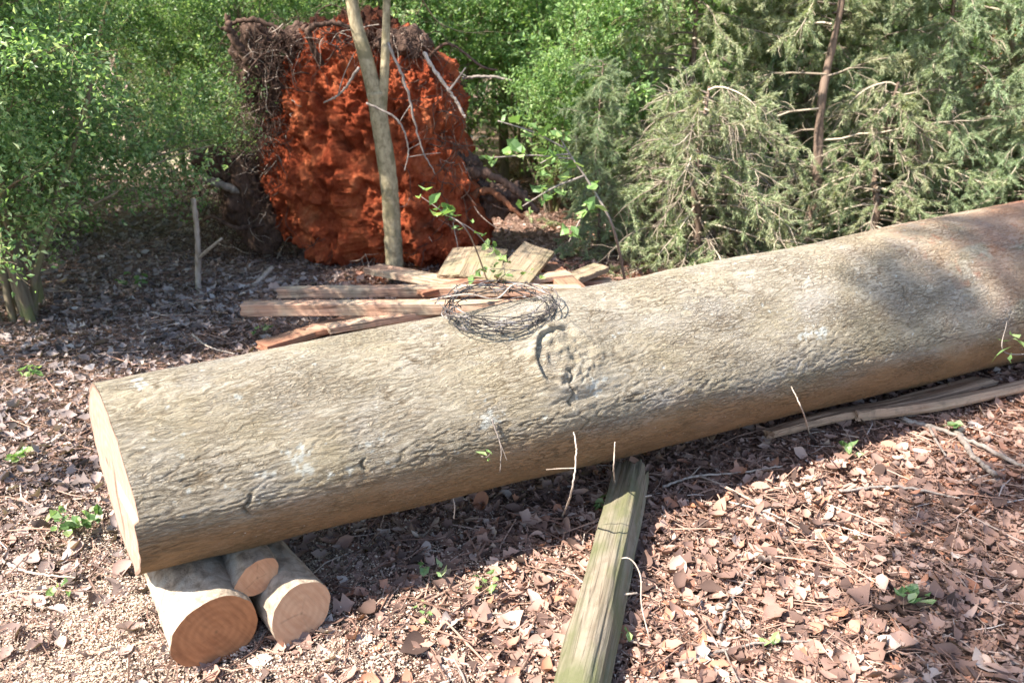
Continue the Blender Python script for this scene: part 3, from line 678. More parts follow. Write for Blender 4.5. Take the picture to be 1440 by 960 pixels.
# ------------------------------------------------------------------ plant growing
def grow(rng, p, d, L, r, depth, maxd, out, kids=5, spread=.7, up=.05, wob=.18, shrink=.55, nseg=7, kmin=.25):
    pts = [p]; dd = d
    for _ in range(nseg):
        dd = nrm(dd+rng.normal(size=3)*wob+np.array([0, 0, up])); pts.append(pts[-1]+dd*L/nseg)
    P = np.array(pts); out.append((depth, P, np.linspace(r, r*.35, nseg+1)))
    if depth < maxd:
        for k_ in range(kids):
            f = rng.uniform(kmin, 1); i = f*(nseg); a = int(min(i, nseg-1)); q_ = P[a]+(P[a+1]-P[a])*(i-a)
            dr = nrm(nrm(P[a+1]-P[a])+nrm(rng.normal(size=3))*spread)
            grow(rng, q_, dr, L*shrink*rng.uniform(.7, 1.25), r*.5*(1-.4*f), depth+1, maxd, out, kids, spread, up, wob, shrink, max(4, nseg-1), kmin)
def plant(name, loc, label, cat, seed, stems, H, r, maxd, kids, leafn, leafL, leafmat_, barkm, spread=.75, up=.05, lean=.35, group=None, shrink=.55, wob=.16, kmin=.25, ratio=.5, needle=False, leaf_depth=None, droop=.15, spreadleaf=.03, fol='foliage', zmin=.03):
    rng = np.random.RandomState(seed); out = []
    for s_ in range(stems):
        a = rng.uniform(0, 6.28); b = np.array([math.cos(a), math.sin(a), 0])*.20*(stems > 1)*rng.rand()
        d = nrm(np.array([math.cos(a)*lean*rng.rand(), math.sin(a)*lean*rng.rand(), 1]))
        grow(rng, b, d, H*rng.uniform(.8, 1.1), r*rng.uniform(.7, 1.1), 0, maxd, out, kids, spread, up, wob, shrink, 9, kmin)
    rt = empty(name, loc, label, cat, group)
    mb = MB()
    for dp, P, R in out: mb.add(*tube(P, np.maximum(R, .0012), 8 if dp == 0 else (5 if dp == 1 else 3), False))
    mb.build('stems' if stems > 1 else 'trunk', barkm, rt)
    PP, DD = [], []
    for dp, P, R in out:
        if dp >= (leaf_depth if leaf_depth is not None else maxd-1):
            n = leafn if dp == maxd else leafn//2
            t = rng.uniform(.1, 1, n)*(len(P)-1); i = np.minimum(t.astype(int), len(P)-2); f = (t-i)[:, None]
            seg = P[i+1]-P[i]
            PP.append(P[i]+seg*f+rng.normal(size=(n, 3))*spreadleaf); DD.append(nrm(seg)*.6+nrm(rng.normal(size=(n, 3)))+[0, 0, -.1])
    PP = np.concatenate(PP); DD = np.concatenate(DD); n = len(PP)
    Ls = leafL*rng.uniform(.6, 1.25, n)
    ok = PP[:, 2] > zmin+.5*zmin*rng.normal(size=n); PP, DD, Ls = PP[ok], DD[ok], Ls[ok]
    V, F = leafquads(PP, DD, Ls, Ls*ratio, rng, .2, droop)
    link(fol, V, F, leafmat_, rt, False)
    return rt
def cedar(name, loc, label, seed, H, mat, nb=95, group=None, base=.15, dens=1.0, rmax=1.35, deadf=.16, lean=0, tr=.05):
    rng = np.random.RandomState(seed); rt = empty(name, loc, label, 'cedar tree', group)
    tp = smooth_path([(0, 0, -.05), (rng.uniform(-.06, .06), 0, H*.25), (rng.uniform(-.12, .12), .05, H*.5), (rng.uniform(-.1, .1), 0, H)], 26); tp[:, 0] += lean*tp[:, 2]+(.04*np.sin(tp[:, 2]*4) if lean else 0)
    mb = MB(); mb.add(*tube(tp, np.linspace(tr, .012, 26)*(1+.08*rng.normal(size=26)), 10, False)); mb.build('trunk', M['cedarbark'], rt)
    mt = MB(); md = mt; BP, BD, BL = [], [], []
    for k_ in range(nb):
        f = (k_+rng.rand())/nb; z = base+(H-base)*f**1.1
        if lean and z < 2.1 and math.sin(k_*2.4) < -.25: continue
        i = min(int(z/H*25), 25); o = tp[i].copy(); o[2] = z
        a = k_*2.4+rng.uniform(-.4, .4); L = (rmax*(1-.75*f)+.2)*rng.uniform(.6, 1.1)
        d = np.array([math.cos(a), math.sin(a), rng.uniform(-.1, .45)]); P = [o]
        for s_ in range(8):
            d = nrm(d+rng.normal(size=3)*.12+[0, 0, -.10]); P.append(P[-1]+d*L/8)
        P = np.array(P); P[:, 2] = np.maximum(P[:, 2], .05); mt.add(*tube(P, np.linspace(.010, .003, 9), 4, False))
        nt2 = int(22*dens)
        for t_ in range(nt2):
            g = rng.uniform(.18, 1)*8; ii = min(int(g), 7); q_ = P[ii]+(P[ii+1]-P[ii])*(g-ii)
            d2 = nrm(nrm(P[ii+1]-P[ii])*.8+nrm(rng.normal(size=3))*.8+[0, 0, -.05]); l2 = rng.uniform(.10, .30); Q = [q_]
            for s_ in range(4):
                d2 = nrm(d2+rng.normal(size=3)*.2+[0, 0, -.13]); Q.append(Q[-1]+d2*l2/4)
            Q = np.array(Q); dead = rng.rand() < (deadf if z > 1.4 or not lean else .93)
            (md if dead else mt).add(*tube(Q, np.linspace(.0035, .0016, 5), 3, False))
            if dead: continue
            n = 96; t = rng.rand(n)**.8*4; i2 = np.minimum(t.astype(int), 3)
            BP.append(Q[i2]+(Q[i2+1]-Q[i2])*(t-i2)[:, None]+rng.normal(size=(n, 3))*.006)
            BD.append(nrm(Q[i2+1]-Q[i2])*1.1+nrm(rng.normal(size=(n, 3)))*.9); BL.append(rng.uniform(.022, .06, n))
    mt.build('branches', M['cbr'], rt)
    BP, BD, BL = map(np.concatenate, (BP, BD, BL)); ok = BP[:, 2] > .02
    V, F = blades(BP[ok], BD[ok], BL[ok], .0085, rng); link('foliage', V, F, mat, rt, False)
    return rt
def put(proto, x, y, rz, s_, label, used):
    o = proto if not used else copy_tree(proto)
    o.location = (x, y, g1(x, y)); o.rotation_euler.z = rz; o.scale = (s_,)*3; o['label'] = label
    return o

# young forked tree before the root plate
yt = W(556, 396, 0)
ytr = empty('young_tree', yt, 'slim mottled tree trunk forking in two, standing before the red root plate', 'tree')
def yd(px, py): return D(px, py, yt[1])-yt
mb = MB(); p = smooth_path([(0, 0, -.1), yd(553, 340), yd(546, 250), yd(533, 165), yd(528, 130)], 40)
mb.add(*tube(p, np.linspace(.068, .062, 40)+.002*np.random.RandomState(1).normal(size=40), 18))
mb.build('trunk', M['ytrunk'], ytr)
for pts, r0 in (([(530, 145), (514, 80), (500, 30), (488, -40), (470, -160)], .058), ([(536, 170), (541, 100), (543, 40), (546, -40), (560, -170)], .036)):
    mb = MB(); p = smooth_path([yd(*q_) for q_ in pts], 30); mb.add(*tube(p, np.linspace(r0, r0*.55, 30), 14)); 
    rg = np.random.RandomState(int(r0*999))
    for _ in range(7):
        o_ = []; grow(rg, p[rg.randint(20, 29)], nrm(rg.normal(size=3)+[0, 0, .6]), .9, .012, 0, 2, o_, 4)
        for dp, P, R in o_: mb.add(*tube(P, R, 4, False))
    mb.build('limb', M['ytrunk'], ytr)

# left multi-stemmed shrubs, small bright leaves
G1 = 'leafy green shrubs at the left'
sb = W(46, 450, 0)
plant('privet_shrub', (sb[0], sb[1], 0), 'nearest bright green shrub with several thin stems at the left edge', 'shrub', 31, 10, 2.6, .034, 3, 6, 30, .034, M['privet'], M['trunk'], .85, .0, .22, G1, .42, .10, .14, .55, spreadleaf=.05, zmin=.6)
p2 = plant('privet_shrub', (-4.7, 6.9, 0), 'x', 'shrub', 32, 7, 2.8, .026, 3, 7, 36, .036, M['privet'], M['trunk'], .85, .0, .6, G1, .5, .15, .15, .55)
lab = ['second bright green shrub, just behind the nearest one', 'taller green shrub behind the dark roots, left of the root plate', 'green shrub at the far left, half out of the picture', 'green shrub on the far side of the pale ground patch, left', 'light green shrub directly above the pale ground patch', 'green shrub beyond the upper left corner of the root plate', 'green shrub between the nearest one and the dark roots', 'green shrub left of the pale ground patch, behind the second one', 'green shrub rising behind the taller one by the dark roots']
for k_, (x, y, rz, s_) in enumerate([(-5.2, 7.3, 0, .95), (-3.0, 9.0, 2, 1.05), (-5.6, 6.2, 4, 1), (-8.2, 15.5, 1, 1.25), (-5.2, 16.2, 3, 1.2), (-2.9, 11.5, 5, 1.2), (-4.0, 5.3, 1.2, .8), (-7.0, 9.0, 2.2, 1.2), (-3.3, 12.6, .4, 1.1)]):
    put(p2, x, y, rz, s_, lab[k_], k_)

# cedars right
G2 = 'feathery cedars behind the log'
cz1 = W(1128, 345, 0)
cA = cedar('red_cedar', (cz1[0], cz1[1], 0), 'cedar with a bare leaning brown trunk, seen right of centre above the log', 41, 4.2, M['cedar'], 60, G2, .15, 1, 1.2, .2, .075, .055)
cB = cedar('red_cedar', (0, 0, 0), 'x', 42, 4.0, M['cedarg'], 90, G2, .1)
cC = cedar('red_cedar', (0, 0, 0), 'x', 43, 3.6, M['cedar'], 90, G2, .05, 1.0, 1.5, .25)
cD = cedar('red_cedar', (0, 0, 0), 'x', 44, 1.5, M['cedar'], 55, G2, .03, 1.0, 1.1, .62)
lc = ['grey green cedar low over the log, left of the bare leaning trunk', 'sprawling cedar whose sprays hang right behind the top of the log', 'cedar at the right edge whose sprays touch the log', 'cedar behind and right of the bare leaning trunk', 'greener cedar above the wire coil, in the middle distance', 'pale cedar between the wire coil and the bare leaning trunk', 'cedar far back in the upper right corner', 'lowest tangled cedar boughs behind the log, nearest to the board pile', 'low dry cedar boughs behind the log, at the foot of the bare leaning trunk',
      'low green cedar boughs touching the log, right of the bare leaning trunk', 'low cedar boughs over the red stained part of the log', 'small low cedar right of the board pile', 'cedar whose dark inside shows just right of the bare leaning trunk', 'greener cedar near the right edge, above the low boughs', 'dry low cedar boughs just right of the foot of the bare leaning trunk', 'smallest dry cedar clump, by the right end of the board pile', 'pale cedar directly behind the bare leaning trunk', 'dry low cedar clump behind the red stained stretch of the log']
for k_, (pr, x, y, rz, s_, used) in enumerate([(cC, 1.65, 7.5, 0, .95, 0), (cB, 3.1, 8.4, 1, 1.1, 0), (cC, 5.3, 7.2, 2.2, 1.0, 1), (cB, 4.9, 8.8, 3.0, 1.15, 1), (cB, 1.7, 9.2, 4, 1.1, 1), (cC, 3.7, 9.4, 4.4, 1.1, 1), (cC, 7.4, 9.4, 5, 1.3, 1), (cD, 1.5, 6.15, 1.3, .95, 0), (cD, 1.75, 6.5, 3.3, .85, 1), (cB, 4.4, 6.6, .6, .55, 1), (cC, 5.9, 6.9, 5.1, .6, 1), (cB, .75, 6.6, 2.2, .40, 1), (cB, 3.7, 7.2, 5.5, .8, 1), (cB, 6.4, 8.0, 2.5, 1.1, 1), (cD, 3.25, 6.9, 5.2, .95, 1), (cD, 1.25, 6.6, 2.4, .7, 1), (cC, 2.75, 8.6, 1.9, 1.1, 1), (cD, 4.9, 7.3, .4, 1.2, 1)]):
    put(pr, x, y, rz, s_, lc[k_], used)

# middle broadleaf saplings and bushes
G3 = 'broad leaved bushes in the middle distance'
b1 = plant('leafy_bush', (0, 0, 0), 'x', 'bush', 51, 5, 2.6, .024, 3, 6, 18, .062, M['sapleaf'], M['trunk'], .9, .02, .7, G3, .5, .15, .12, .5)
lb = ['bright bush right behind the right edge of the root plate', 'bright bush above the wire coil and the board pile', 'light green bush behind the top of the root plate', 'bush between the root plate and the pale limb', 'far bush above the middle of the picture', 'bush at the foot of the greener cedar', 'dark bush at the far right behind the cedars']
for k_, (x, y, rz, s_) in enumerate([(.45, 8.6, 0, .95), (1.1, 7.6, 1, .62), (-1.0, 10.0, 2, 1.25), (.2, 11.5, 3, 1.2), (2.0, 12.5, 4, 1.3), (.9, 9.6, 5, 1.0), (8.0, 12.0, 1, 1.4)]):
    put(b1, x, y, rz, s_, lb[k_], k_)
dl = plant('brown_leaved_bush', (6.3, 7.9, 0), 'russet bush of dead leaves at the right edge behind the cedars', 'bush', 55, 5, 2.2, .02, 2, 7, 26, .07, M['tanleaf'], M['trunk'], .9, .02, .7, None, .5)

# wood behind: trees with trunks and low limbs
G4 = 'woodland trees behind the clearing'
t1 = plant('woodland_tree', (0, 0, 0), 'x', 'tree', 61, 1, 6.0, .11, 3, 9, 20, .10, M['wood'], M['trunk'], .95, .05, .15, G4, .45, .08, .08, .55, spreadleaf=.08, fol='crown')
t2 = plant('woodland_tree', (0, 0, 0), 'x', 'tree', 62, 1, 5.4, .08, 3, 9, 20, .085, M['wood'], M['trunk'], .95, .02, .15, G4, .48, .10, .05, .55, spreadleaf=.08, fol='crown')
spots = []; rg = np.random.RandomState(9)
for row, (y, n, x0, x1) in enumerate([(14.5, 9, -3.5, 13), (18, 14, -18, 16), (22, 15, -22, 21)]):
    for q_ in range(n): spots.append((x0+(x1-x0)*(q_+rg.uniform(.15, .85))/n, y+rg.uniform(-1.2, 1.2)))
rows = ['front row of the far woodland', 'second row of the far woodland', 'last row of the far woodland']
ords = ['first', 'second', 'third', 'fourth', 'fifth', 'sixth', 'seventh', 'eighth', 'ninth', 'tenth', 'eleventh', 'twelfth', 'thirteenth', 'fourteenth', 'fifteenth']
cnt = [0, 0, 0]; u1 = u2 = 0
for k_, (x, y) in enumerate(spots):
    row = 0 if k_ < 9 else (1 if k_ < 23 else 2); cnt[row] += 1
    L_ = 'leafy woodland tree, %s from the left in the %s' % (ords[cnt[row]-1], rows[row])
    if k_ % 2: put(t1, x, y, rg.uniform(0, 6), rg.uniform(.9, 1.3), L_, u1); u1 = 1
    else: put(t2, x, y, rg.uniform(0, 6), rg.uniform(.9, 1.3), L_, u2); u2 = 1
# a slim bare trunk behind the top left of the root plate
stick('slim_tree', [D(352, 190, 9.0)*[1, 1, 0], D(350, 160, 9.0), D(334, 50, 9.0), D(320, -60, 9.0), D(300, -300, 9.0)], .085, .05, 'twigp', 'pale slim trunk rising behind the top left of the root plate', 'tree', seg=12, seed=9)
stick('slim_tree', [D(710, 190, 10.5)*[1, 1, 0], D(705, 100, 10.5), D(700, 0, 10.5), D(690, -200, 10.5)], .07, .04, 'trunk', 'dark slim trunk between the root plate and the middle bushes', 'tree', seg=10, seed=10)
stick('slim_tree', [D(1418, 200, 7.2)*[1, 1, 0]+[0, 0, 0], D(1424, 110, 7.2), D(1418, 20, 7.2), D(1412, -150, 7.2)], .03, .015, 'trunk', 'thin dark stem at the far right among the cedars', 'tree', forks=[(.3, D(1320, 30, 7.0))], seed=11)
SL = [(405, 12.5, .05, 'slim grey stem behind the top left corner of the root plate'), (612, 12.0, .04, 'slim stem behind the right shoulder of the root plate'), (655, 9.2, .025, 'thin pale sapling stem just right of the root plate'),
      (760, 13.5, .06, 'mid brown stem above the wire coil, far back'), (832, 10.5, .03, 'thin stem left of the tall cedars'), (255, 11.0, .035, 'slim pale stem rising above the pale ground patch'),
      (180, 12.5, .05, 'darker stem left of the pale ground patch'), (935, 14.0, .06, 'stem deep in the woods behind the cedars, centre right'), (1268, 12.0, .05, 'stem deep in the woods near the upper right')]
for q_, (px, y, r, lb_) in enumerate(SL):
    b_ = D(px, 200, y)*[1, 1, 0]; rg = np.random.RandomState(300+q_); t_ = rg.uniform(-.25, .25)
    stick('slim_tree', [b_+[0, 0, -.1], b_+[t_*.3, 0, 1.3], b_+[t_, 0, 2.8], b_+[t_*1.6, .1, 5.5]], r, r*.5, 'twigp' if q_ % 3 == 0 else 'trunk', lb_, 'tree', [(.4, b_+[.7, -.3, 2.9]), (.55, b_+[-.8, .2, 3.6])], 'slim bare stems in the woods', seg=9, seed=40+q_)
# far mass of woodland closing the view
rng = np.random.RandomState(71); n = 36000
a = rng.uniform(-1.15, 1.15, n); rd = rng.uniform(27, 33, n); z = rng.rand(n)**.8*9
P = np.stack([np.sin(a)*rd, np.cos(a)*rd, z], 1); P += .9*np.stack([fbm(P[:, 0]*.5, P[:, 1]*.5, P[:, 2]*.5+q_, 2) for q_ in (0, 5, 9)], 1)
V, F = leafquads(P, rng.normal(size=(n, 3)), rng.uniform(.22, .5, n), .26, rng); tag(link('far_woodland', V, F, M['farleaf'], None, False), 'solid green mass of distant woodland closing the view', 'woodland', None, 'stuff')

# trees out of frame towards the sun that throw the dappled shade
def shade_tree(name, base, targets, label, seed, leaf=.085, ht=4.2):
    rng = np.random.RandomState(seed); rt = empty(name, base, label, 'tree', 'shade trees beside the camera')
    base = np.asarray(base, float); mb = MB(); top = np.array([0, 0, ht])
    mb.add(*tube(smooth_path([(0, 0, -.1), (.1, .05, 2), top, (.0, .1, ht*1.7)], 24), np.linspace(.2, .06, 24), 12)); PP = []
    for (T, r, k_, n) in targets:
        c = np.asarray(T)+S*k_-base
        lim = smooth_path([top*rng.uniform(.8, 1.15), top*.45+c*.5+[0, 0, .5], c], 14); mb.add(*tube(lim, np.linspace(.045, .008, 14), 6))
        m = int(n); q_ = rng.normal(size=(m, 3)); q_ = nrm(q_)*(rng.rand(m)**.45)[:, None]*r
        tw = q_[rng.randint(0, m, max(5, m//18))]
        for t_ in tw: mb.add(*tube([c, c+t_*.5+rng.normal(size=3)*.05, c+t_], [.008, .005, .002], 3, False))
        q_ = q_*.35+tw[rng.randint(0, len(tw), m)]*.8
        PP.append(c+q_)
    mb.build('trunk', M['trunk'], rt); PP = np.concatenate(PP); n = len(PP)
    V, F = leafquads(PP, rng.normal(size=(n, 3)), leaf*rng.uniform(.7, 1.3, n), leaf*.6, rng); link('crown', V, F, M['wood'], rt, False)
T1 = [(lpt(*q_), r, k_, n) for q_, r, k_, n in [((3.2, .62), .24, 13, 140), ((3.95, .95), .36, 13, 260), ((4.75, .8), .42, 13.5, 480), ((5.2, .3), .5, 13, 900), ((3.4, .3), .15, 12, 60), ((3.75, 1.25), .3, 13, 90), ((4.6, .1), .4, 13, 300), ((4.35, 1.3), .25, 13, 120), ((3.0, .2), .16, 12, 45), ((4.9, 1.3), .3, 13, 200)]]
T1 += [(W(1300, 830), .25, 12, 70), (W(1290, 700), .25, 12, 50), (W(1400, 660), .35, 13, 120)]
shade_tree('shade_tree', (-6.5, -3.8, 0), T1, 'tree out of frame beside the camera whose leaves dapple the log', 81, .085, 8.0)
T2 = [(np.array([x, y, .0]), r, 9.5, n) for x, y, r, n in [(-2.0, 5.8, .6, 450), (-1.5, 4.4, .35, 140), (-2.6, 3.3, .45, 150), (-2.9, 7.2, .9, 700), (-1.9, 2.7, .2, 50)]]
T2 += [(np.array([x, y, z]), r, 9.0, n) for x, y, z, r, n in [(-.5, 6.0, .5, .35, 300), (.15, 6.0, 1.0, .45, 480), (-1.9, 6.0, 1.2, .5, 150), (-.2, 6.0, 1.6, .4, 300), (.5, 6.0, .4, .4, 300)]]
shade_tree('shade_tree', (-8.5, 1.0, 0), T2, 'tree out of frame to the left that shades the ground by the shrubs', 82, .10)

# ------------------------------------------------------------------ litter
def litter_leaves(P, L, rng, ratio=.45, flat=.5, fine=False):
    n = len(P); a = rng.uniform(0, 2*np.pi, n)
    nv_ = nrm(np.stack([rng.normal(size=n)*flat, rng.normal(size=n)*flat, np.ones(n)], 1))
    d = nrm(np.cross(nv_, np.stack([np.cos(a), np.sin(a), 0*a], 1))); s_ = np.cross(nv_, d)
    W_ = (L*ratio*rng.uniform(.45, 1.6, n))[:, None]; L = L[:, None]
    cu = (rng.uniform(-.25, .8, n))[:, None]; fo = rng.uniform(-.3, 1.2, n)[:, None]; bend = rng.uniform(-.3, .3, n)[:, None]
    lob = (rng.rand(n) < .35)[:, None]*rng.uniform(.2, .45, n)[:, None]
    def pt(t, w_):
        x = (t-.5); return P+d*L*x+s_*(W_*w_+bend*L*x*x)+nv_*(cu*L*(x*x)*2+fo*W_*abs(w_)*.8)
    if fine: st = [(.12, .22), (.28, .42), (.45, .48), (.62, .44), (.80, .28)]
    else: st = [(.3, .42), (.68, .40)]
    rows = [pt(0, 0)]
    for q_, (t, w_) in enumerate(st):
        wl = w_*(1+(lob if q_ % 2 else -lob)) if fine else w_
        rows += [pt(t, wl), pt(t, 0), pt(t, -wl)]
    rows.append(pt(1, 0)); m = len(st); nv = 3*m+2
    V = np.stack(rows, 1); V = (V+rng.normal(size=V.shape)*(L*(.025 if fine else .06))[:, None]).reshape(-1, 3)
    k_ = np.arange(n)[:, None]*nv; e = 3*m
    T = [k_+[0, 2, 1], k_+[0, 3, 2], k_+[e-2, e-1, e+1], k_+[e-1, e, e+1]]; Q = []
    for q_ in range(m-1):
        b = 1+3*q_; Q += [k_+[b, b+1, b+4, b+3], k_+[b+1, b+2, b+5, b+4]]
    return V, [np.vstack(T), np.vstack(Q)]
def scatter(n, rng, near=1.0, far=14, p=1.35):
    """ground positions, denser near the camera"""
    r = near+(far-near)*rng.rand(n)**p; a = rng.uniform(-.95, .95, n)
    return r*np.sin(a), r*np.cos(a)-.1
rng = np.random.RandomState(91)
x, y = scatter(80000, rng)
z = gz(x, y)+rng.rand(len(x))*.030+.004; sandy = np.exp(-(((x+1.1)/.75)**2+((y-1.7)/.5)**2)); keep = rng.rand(len(x)) > .75*sandy; x, y, z = x[keep], y[keep], z[keep]; L = .018+.052*rng.rand(len(x))**2.2; L *= (1+.05*y)
V, F = litter_leaves(np.stack([x, y, z], 1), L, rng, .5, .5, True)
_lv = (V, F)
xb, yb_ = scatter(4200, rng, 1, 7, 1.1); kb = rng.rand(len(xb)) > .95*np.exp(-(((xb+1.1)/.75)**2+((yb_-1.6)/.55)**2)); xb, yb_ = xb[kb], yb_[kb]; zb = gz(xb, yb_)+.018+rng.rand(len(xb))*.02
V2, F2 = litter_leaves(np.stack([xb, yb_, zb], 1), rng.uniform(.055, .095, len(xb)), rng, .5, .35, True)
V, F = np.vstack([_lv[0], V2]), [np.vstack([a_, b_+len(_lv[0])]) for a_, b_ in zip(_lv[1], F2)]
tag(link('leaf_litter', V, F, M['litter'], None, True), 'brown and pinkish fallen leaves covering the clearing', 'leaf litter', None, 'stuff')
x, y = scatter(190000, rng, .9, 8.5, 1.25); keep = rng.rand(len(x)) > .85*np.exp(-(((x+1.1)/.75)**2+((y-1.7)/.5)**2)); x, y = x[keep], y[keep]; z = gz(x, y)+rng.rand(len(x))*.022+.004
V, F = litter_leaves(np.stack([x, y, z], 1), .008+.02*rng.rand(len(x))**1.5, rng, .6)
tag(link('leaf_fragments', V, F, M['litter'], None, False), 'small broken bits of dry leaf and bark between the leaves', 'leaf litter', None, 'stuff')
# pine straw and thin twigs
mb = MB(); x, y = scatter(24000, rng, 1, 8, 1.1); z = gz(x, y)+.02+rng.rand(len(x))*.02
for q_ in range(len(x)):
    a = rng.uniform(0, 6.28); l = rng.uniform(.03, .16) if rng.rand() < .9 else rng.uniform(.15, .35); d = np.array([math.cos(a), math.sin(a), rng.normal()*.08]); s_ = np.array([-d[1], d[0], 0])*rng.normal()*.12*l
    p = np.array([x[q_], y[q_], z[q_]]); mb.add(*tube([p-d*l/2, p+s_, p+d*l/2], [.0012, .0016, .001] if l < .16 else [.003, .0028, .0015], 3, False))
tag(mb.build('pine_straw', M['straw'], None, False), 'thin dry needles and twig bits strewn over the leaves', 'debris', None, 'stuff')
# sawdust round the sawn end
n = 170000; x = rng.normal(-1.15, .60, n); y = rng.normal(1.75, .40, n); ok = (rng.rand(n) < .35+.65*(fbm(x*3, y*3, x*0, 3) > -.05)) & (y > .8)
x, y = x[ok], y[ok]; z = gz(x, y)+.012+rng.rand(len(x))*.026
V, F = litter_leaves(np.stack([x, y, z], 1), .003+.008*rng.rand(len(x))**3, rng, .7, .22)
tag(link('sawdust', V, F, M['dust'], None, False), 'cream sawdust and wood chips around the sawn end and the rounds', 'sawdust', None, 'stuff')

# larger sticks on the ground
def gp(px, py, z=.03):
    return W(px, py, z)
GS = 'dead sticks lying on the leaf litter'
def gst(pix, r0, r1, lab, seed, forks=(), mat='twigp', z=.035):
    stick('ground_stick', [gp(a, b, z) for a, b in pix], r0, r1, mat, lab, 'stick', [(f, gp(a, b, z+.02)) for f, a, b in forks], GS, seed=seed)
gst([(932, 684), (975, 670), (1040, 664), (1100, 655)], .0055, .003, 'pale forked twig just right of the top of the mossy timber', 1, [(.4, 1060, 705), (.3, 985, 655)])
gst([(1268, 590), (1310, 600), (1370, 622), (1445, 660)], .012, .008, 'crooked grey stick in front of the sunlit slab, right', 2, [(.3, 1330, 640)], 'twig')
gst([(1345, 606), (1368, 640), (1400, 668)], .013, .010, 'thick dark stick slanting towards the right edge', 3, (), 'twig')
gst([(950, 934), (990, 922), (1060, 905), (1150, 900)], .006, .003, 'thin grey stick right of the timber, near the bottom edge', 4, [(.5, 1040, 960)], 'twig')
gst([(640, 872), (700, 862), (765, 886)], .004, .002, 'thin curved twig left of the mossy timber', 5)
gst([(1025, 705), (1085, 722), (1130, 745)], .004, .002, 'fine twig crossing the sunlit leaves right of the timber', 6)
gst([(1010, 890), (1030, 840), (1070, 790)], .006, .004, 'dark bent twig standing off the leaves right of the timber', 7, [(.5, 1045, 865)], 'twig')
gst([(630, 780), (660, 760), (690, 744)], .004, .002, 'twig lying at the edge of the shadow of the log', 8)
gst([(270, 470), (295, 488), (330, 497)], .006, .004, 'pale twig on the shaded leaves behind the log, left', 9)
gst([(5, 790), (45, 805), (110, 812)], .006, .003, 'grey twig on the sawdust left of the sawn end', 10)
gst([(1180, 690), (1260, 684), (1350, 700)], .007, .004, 'brown stick across the reddish leaves, right', 11, (), 'twig')
gst([(520, 925), (580, 915), (660, 935)], .005, .003, 'thin twig at the bottom edge, right of the rounds', 12)

# sprouts and twigs on or against the log
def lsurf(px, py, dr=.01):
    s_, t_ = lhit(px, py); return lpt(s_, t_, dr)
def toward(p, f): return p+(np.array([0, 0, CAM_H])-p)*f
GT = 'thin bare twigs sprouting against the log'
a = lsurf(806, 618); stick('bare_twig', [W(790, 728, .01), toward(a, .10)+[0, 0, -.17], toward(a, .07)+[.01, 0, -.04], toward(a, .05)+[0, 0, .03]], .0035, .0022, 'twigp', 'forked pale twig in front of the log, left of the timber', 'twig', [(.52, D(768, 660, a[1]-.18))], GT, seed=21)
a = lsurf(860, 618); stick('bare_twig', [W(866, 690, .03), toward(a, .05)+[.0, 0, -.1], toward(a, .03)], .003, .002, 'twigp', 'straight thin twig just above the tip of the timber', 'twig', (), GT, seed=22)
a = lsurf(1112, 542); stick('bare_twig', [W(1139, 612, .01), toward(a, .05)+[.04, -.03, -.08], toward(a, .02)], .0035, .002, 'twigp', 'thin tan twig leaning on the log above the slabs', 'twig', (), GT, seed=23)
a = lsurf(690, 588); b = lsurf(700, 625, .02); c = lsurf(696, 655, .03); stick('bare_twig', [a, b, c], .003, .0015, 'twig', 'short dark twig hanging from a white lichen spot', 'twig', [(.4, b+[.02, -.02, -.04])], GT, seed=24)
a = lsurf(636, 700); stick('bare_twig', [a+[0, -.02, -.05], a+[.005, -.03, .0], a+[0, -.02, .025]], .0022, .0015, 'twigp', 'tiny pale twig at the lower edge of the log, left of the timber', 'twig', (), GT, seed=25)

def leafy_twig(name, pts, r, leaves, leafL, label, cat, seed, mat='sapleaf', bm='twig', forks=()):
    rg = np.random.RandomState(seed); pts = [np.asarray(p, float) for p in pts]; base = pts[0]*[1, 1, 0]
    rt = empty(name, base, label, cat); mb = MB(); paths = [smooth_path(pts, 24)-base]
    for f, e in forks:
        k_ = int(f*23); e = np.asarray(e)-base; m_ = (paths[0][k_]+e)/2+[0, 0, .02]; paths.append(smooth_path([paths[0][k_], m_, e], 14))
    for q_, p in enumerate(paths): mb.add(*tube(p, np.linspace(r if q_ == 0 else r*.6, r*.35, len(p)), 6))
    mb.build('stem', M[bm], rt); ml = MB()
    for p in paths:
        for _ in range(leaves):
            k_ = rg.randint(len(p)//3, len(p)); d = nrm(nrm(rg.normal(size=3))+[0, -.2, .1]); L = leafL*rg.uniform(.6, 1.2)
            V, F = litter_leaves(np.array([p[k_]+d*L*.55]), np.array([L]), rg, .5, .6); ml.add(V, F)
    ml.build('leaves', M[mat], rt, False); return rt
yb = 4.2
leafy_twig('sapling', [W(690, 430, 0)*[1, 1, 0]+[0, .3, 0], D(660, 330, yb), D(625, 300, yb), D(590, 275, yb)], .006, 9, .075, 'leafy sprig with toothed leaves reaching left over the board pile', 'sapling', 1, forks=[(.7, D(640, 312, yb)), (.5, D(690, 350, yb))])
leafy_twig('sapling', [W(880, 400, 0)*[1, 1, 0], D(862, 320, 5.2), D(830, 260, 5.2), D(800, 215, 5.2), D(780, 180, 5.2)], .012, 12, .10, 'sapling with drooping light green leaves right above the wire coil', 'sapling', 2, forks=[(.7, D(690, 222, 5.0)), (.6, D(735, 290, 5.0)), (.8, D(700, 170, 5.1)), (.45, D(800, 340, 5.0)), (.75, D(760, 230, 5.1))])
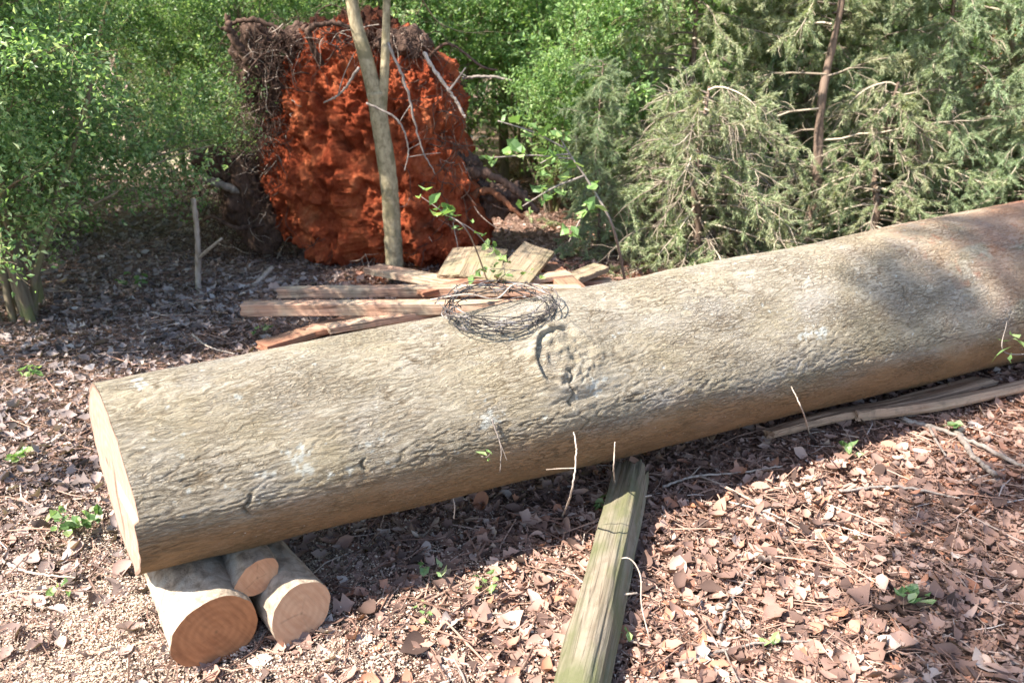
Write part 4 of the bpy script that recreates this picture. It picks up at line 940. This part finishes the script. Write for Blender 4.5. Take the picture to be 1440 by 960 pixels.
leafy_twig('sapling', [W(680, 435, .0)*[1, 1, 0]+[0, .25, 0], D(705, 390, 4.4), D(735, 380, 4.4), D(765, 395, 4.4)], .004, 9, .06, 'low leafy sprig between the boards and the wire coil', 'sapling', 3, forks=[(.6, D(660, 385, 4.4)), (.4, D(705, 360, 4.4))])
a = lsurf(1408, 450, .0); leafy_twig('sprout', [lpt(4.52, -.75, -.01), toward(a, .06)+[.05, 0, -.15], toward(a, .04)+[.02, 0, .0]], .004, 5, .085, 'green leafed sprout curling up against the right part of the log', 'sprout', 4)
a = lsurf(672, 640, .005); leafy_twig('leaf_sprig', [a, a+[.02, -.02, .01], a+[.035, -.025, .03]], .0015, 3, .03, 'tiny green leaves stuck on the bark beside the white lichen spot', 'sprig', 5)
def weed(px, py, n, L, label, seed, mat='privet', h=.05, spread=1):
    rg = np.random.RandomState(seed); p = W(px, py, .02); rt = empty('seedling', (p[0], p[1], g1(p[0], p[1])), label, 'seedling', 'small green seedlings on the ground')
    mb = MB(); ml = MB()
    for _ in range(n):
        a = rg.uniform(0, 6.28); rr = rg.uniform(.2, 1)*h*spread; e = np.array([math.cos(a)*rr, math.sin(a)*rr, h*rg.uniform(.5, 1.1)+.02])
        mb.add(*tube(smooth_path([(0, 0, 0), e*[.3, .3, .7], e], 6), .0012, 4, False))
        l = L*rg.uniform(.7, 1.2); V, F = litter_leaves(np.array([e]), np.array([l]), rg, .6, .5); ml.add(V, F)
    mb.build('stem', M['trunk'], rt); ml.build('leaves', M[mat], rt, False)
for q_, (px, py, n, L, h, lab) in enumerate([(607, 818, 7, .035, .05, 'bright green seedling at the edge of the shadow, below the log'), (688, 838, 9, .032, .05, 'spreading seedling left of the mossy timber'),
    (108, 752, 26, .05, .08, 'dark green leafy plant left of the sawn face'), (78, 845, 5, .03, .05, 'small seedling in the sawdust, bottom left'),
    (845, 718, 6, .035, .05, 'seedling touching the left side of the timber near its tip'), (872, 905, 6, .03, .04, 'seedling tucked against the right side of the timber'),
    (1280, 855, 9, .045, .05, 'pale green weed on the sunlit leaves, bottom right'), (1085, 912, 4, .04, .03, 'yellow green leaf cluster near the bottom edge'),
    (370, 470, 9, .05, .07, 'seedling just behind the log, below the lower rail'), (30, 650, 8, .05, .05, 'low weed at the left edge by the sawn face'),
    (1340, 608, 6, .05, .05, 'weed beside the crooked stick in front of the slab'), (590, 862, 4, .02, .03, 'tiny green shoot below the bright seedling'),
    (190, 415, 12, .06, .12, 'small green plant in the shade right of the shrub stems'), (45, 535, 10, .05, .06, 'low green weed behind the left end of the log'),
    (1195, 645, 6, .045, .05, 'small weed in the reddish leaves below the slabs'), (600, 790+90, 4, .02, .03, 'tiny shoot among pale leaves near the bottom')]):
    weed(px, py, n, L, lab, 100+q_, 'sapleaf' if q_ % 2 else 'privet', h)
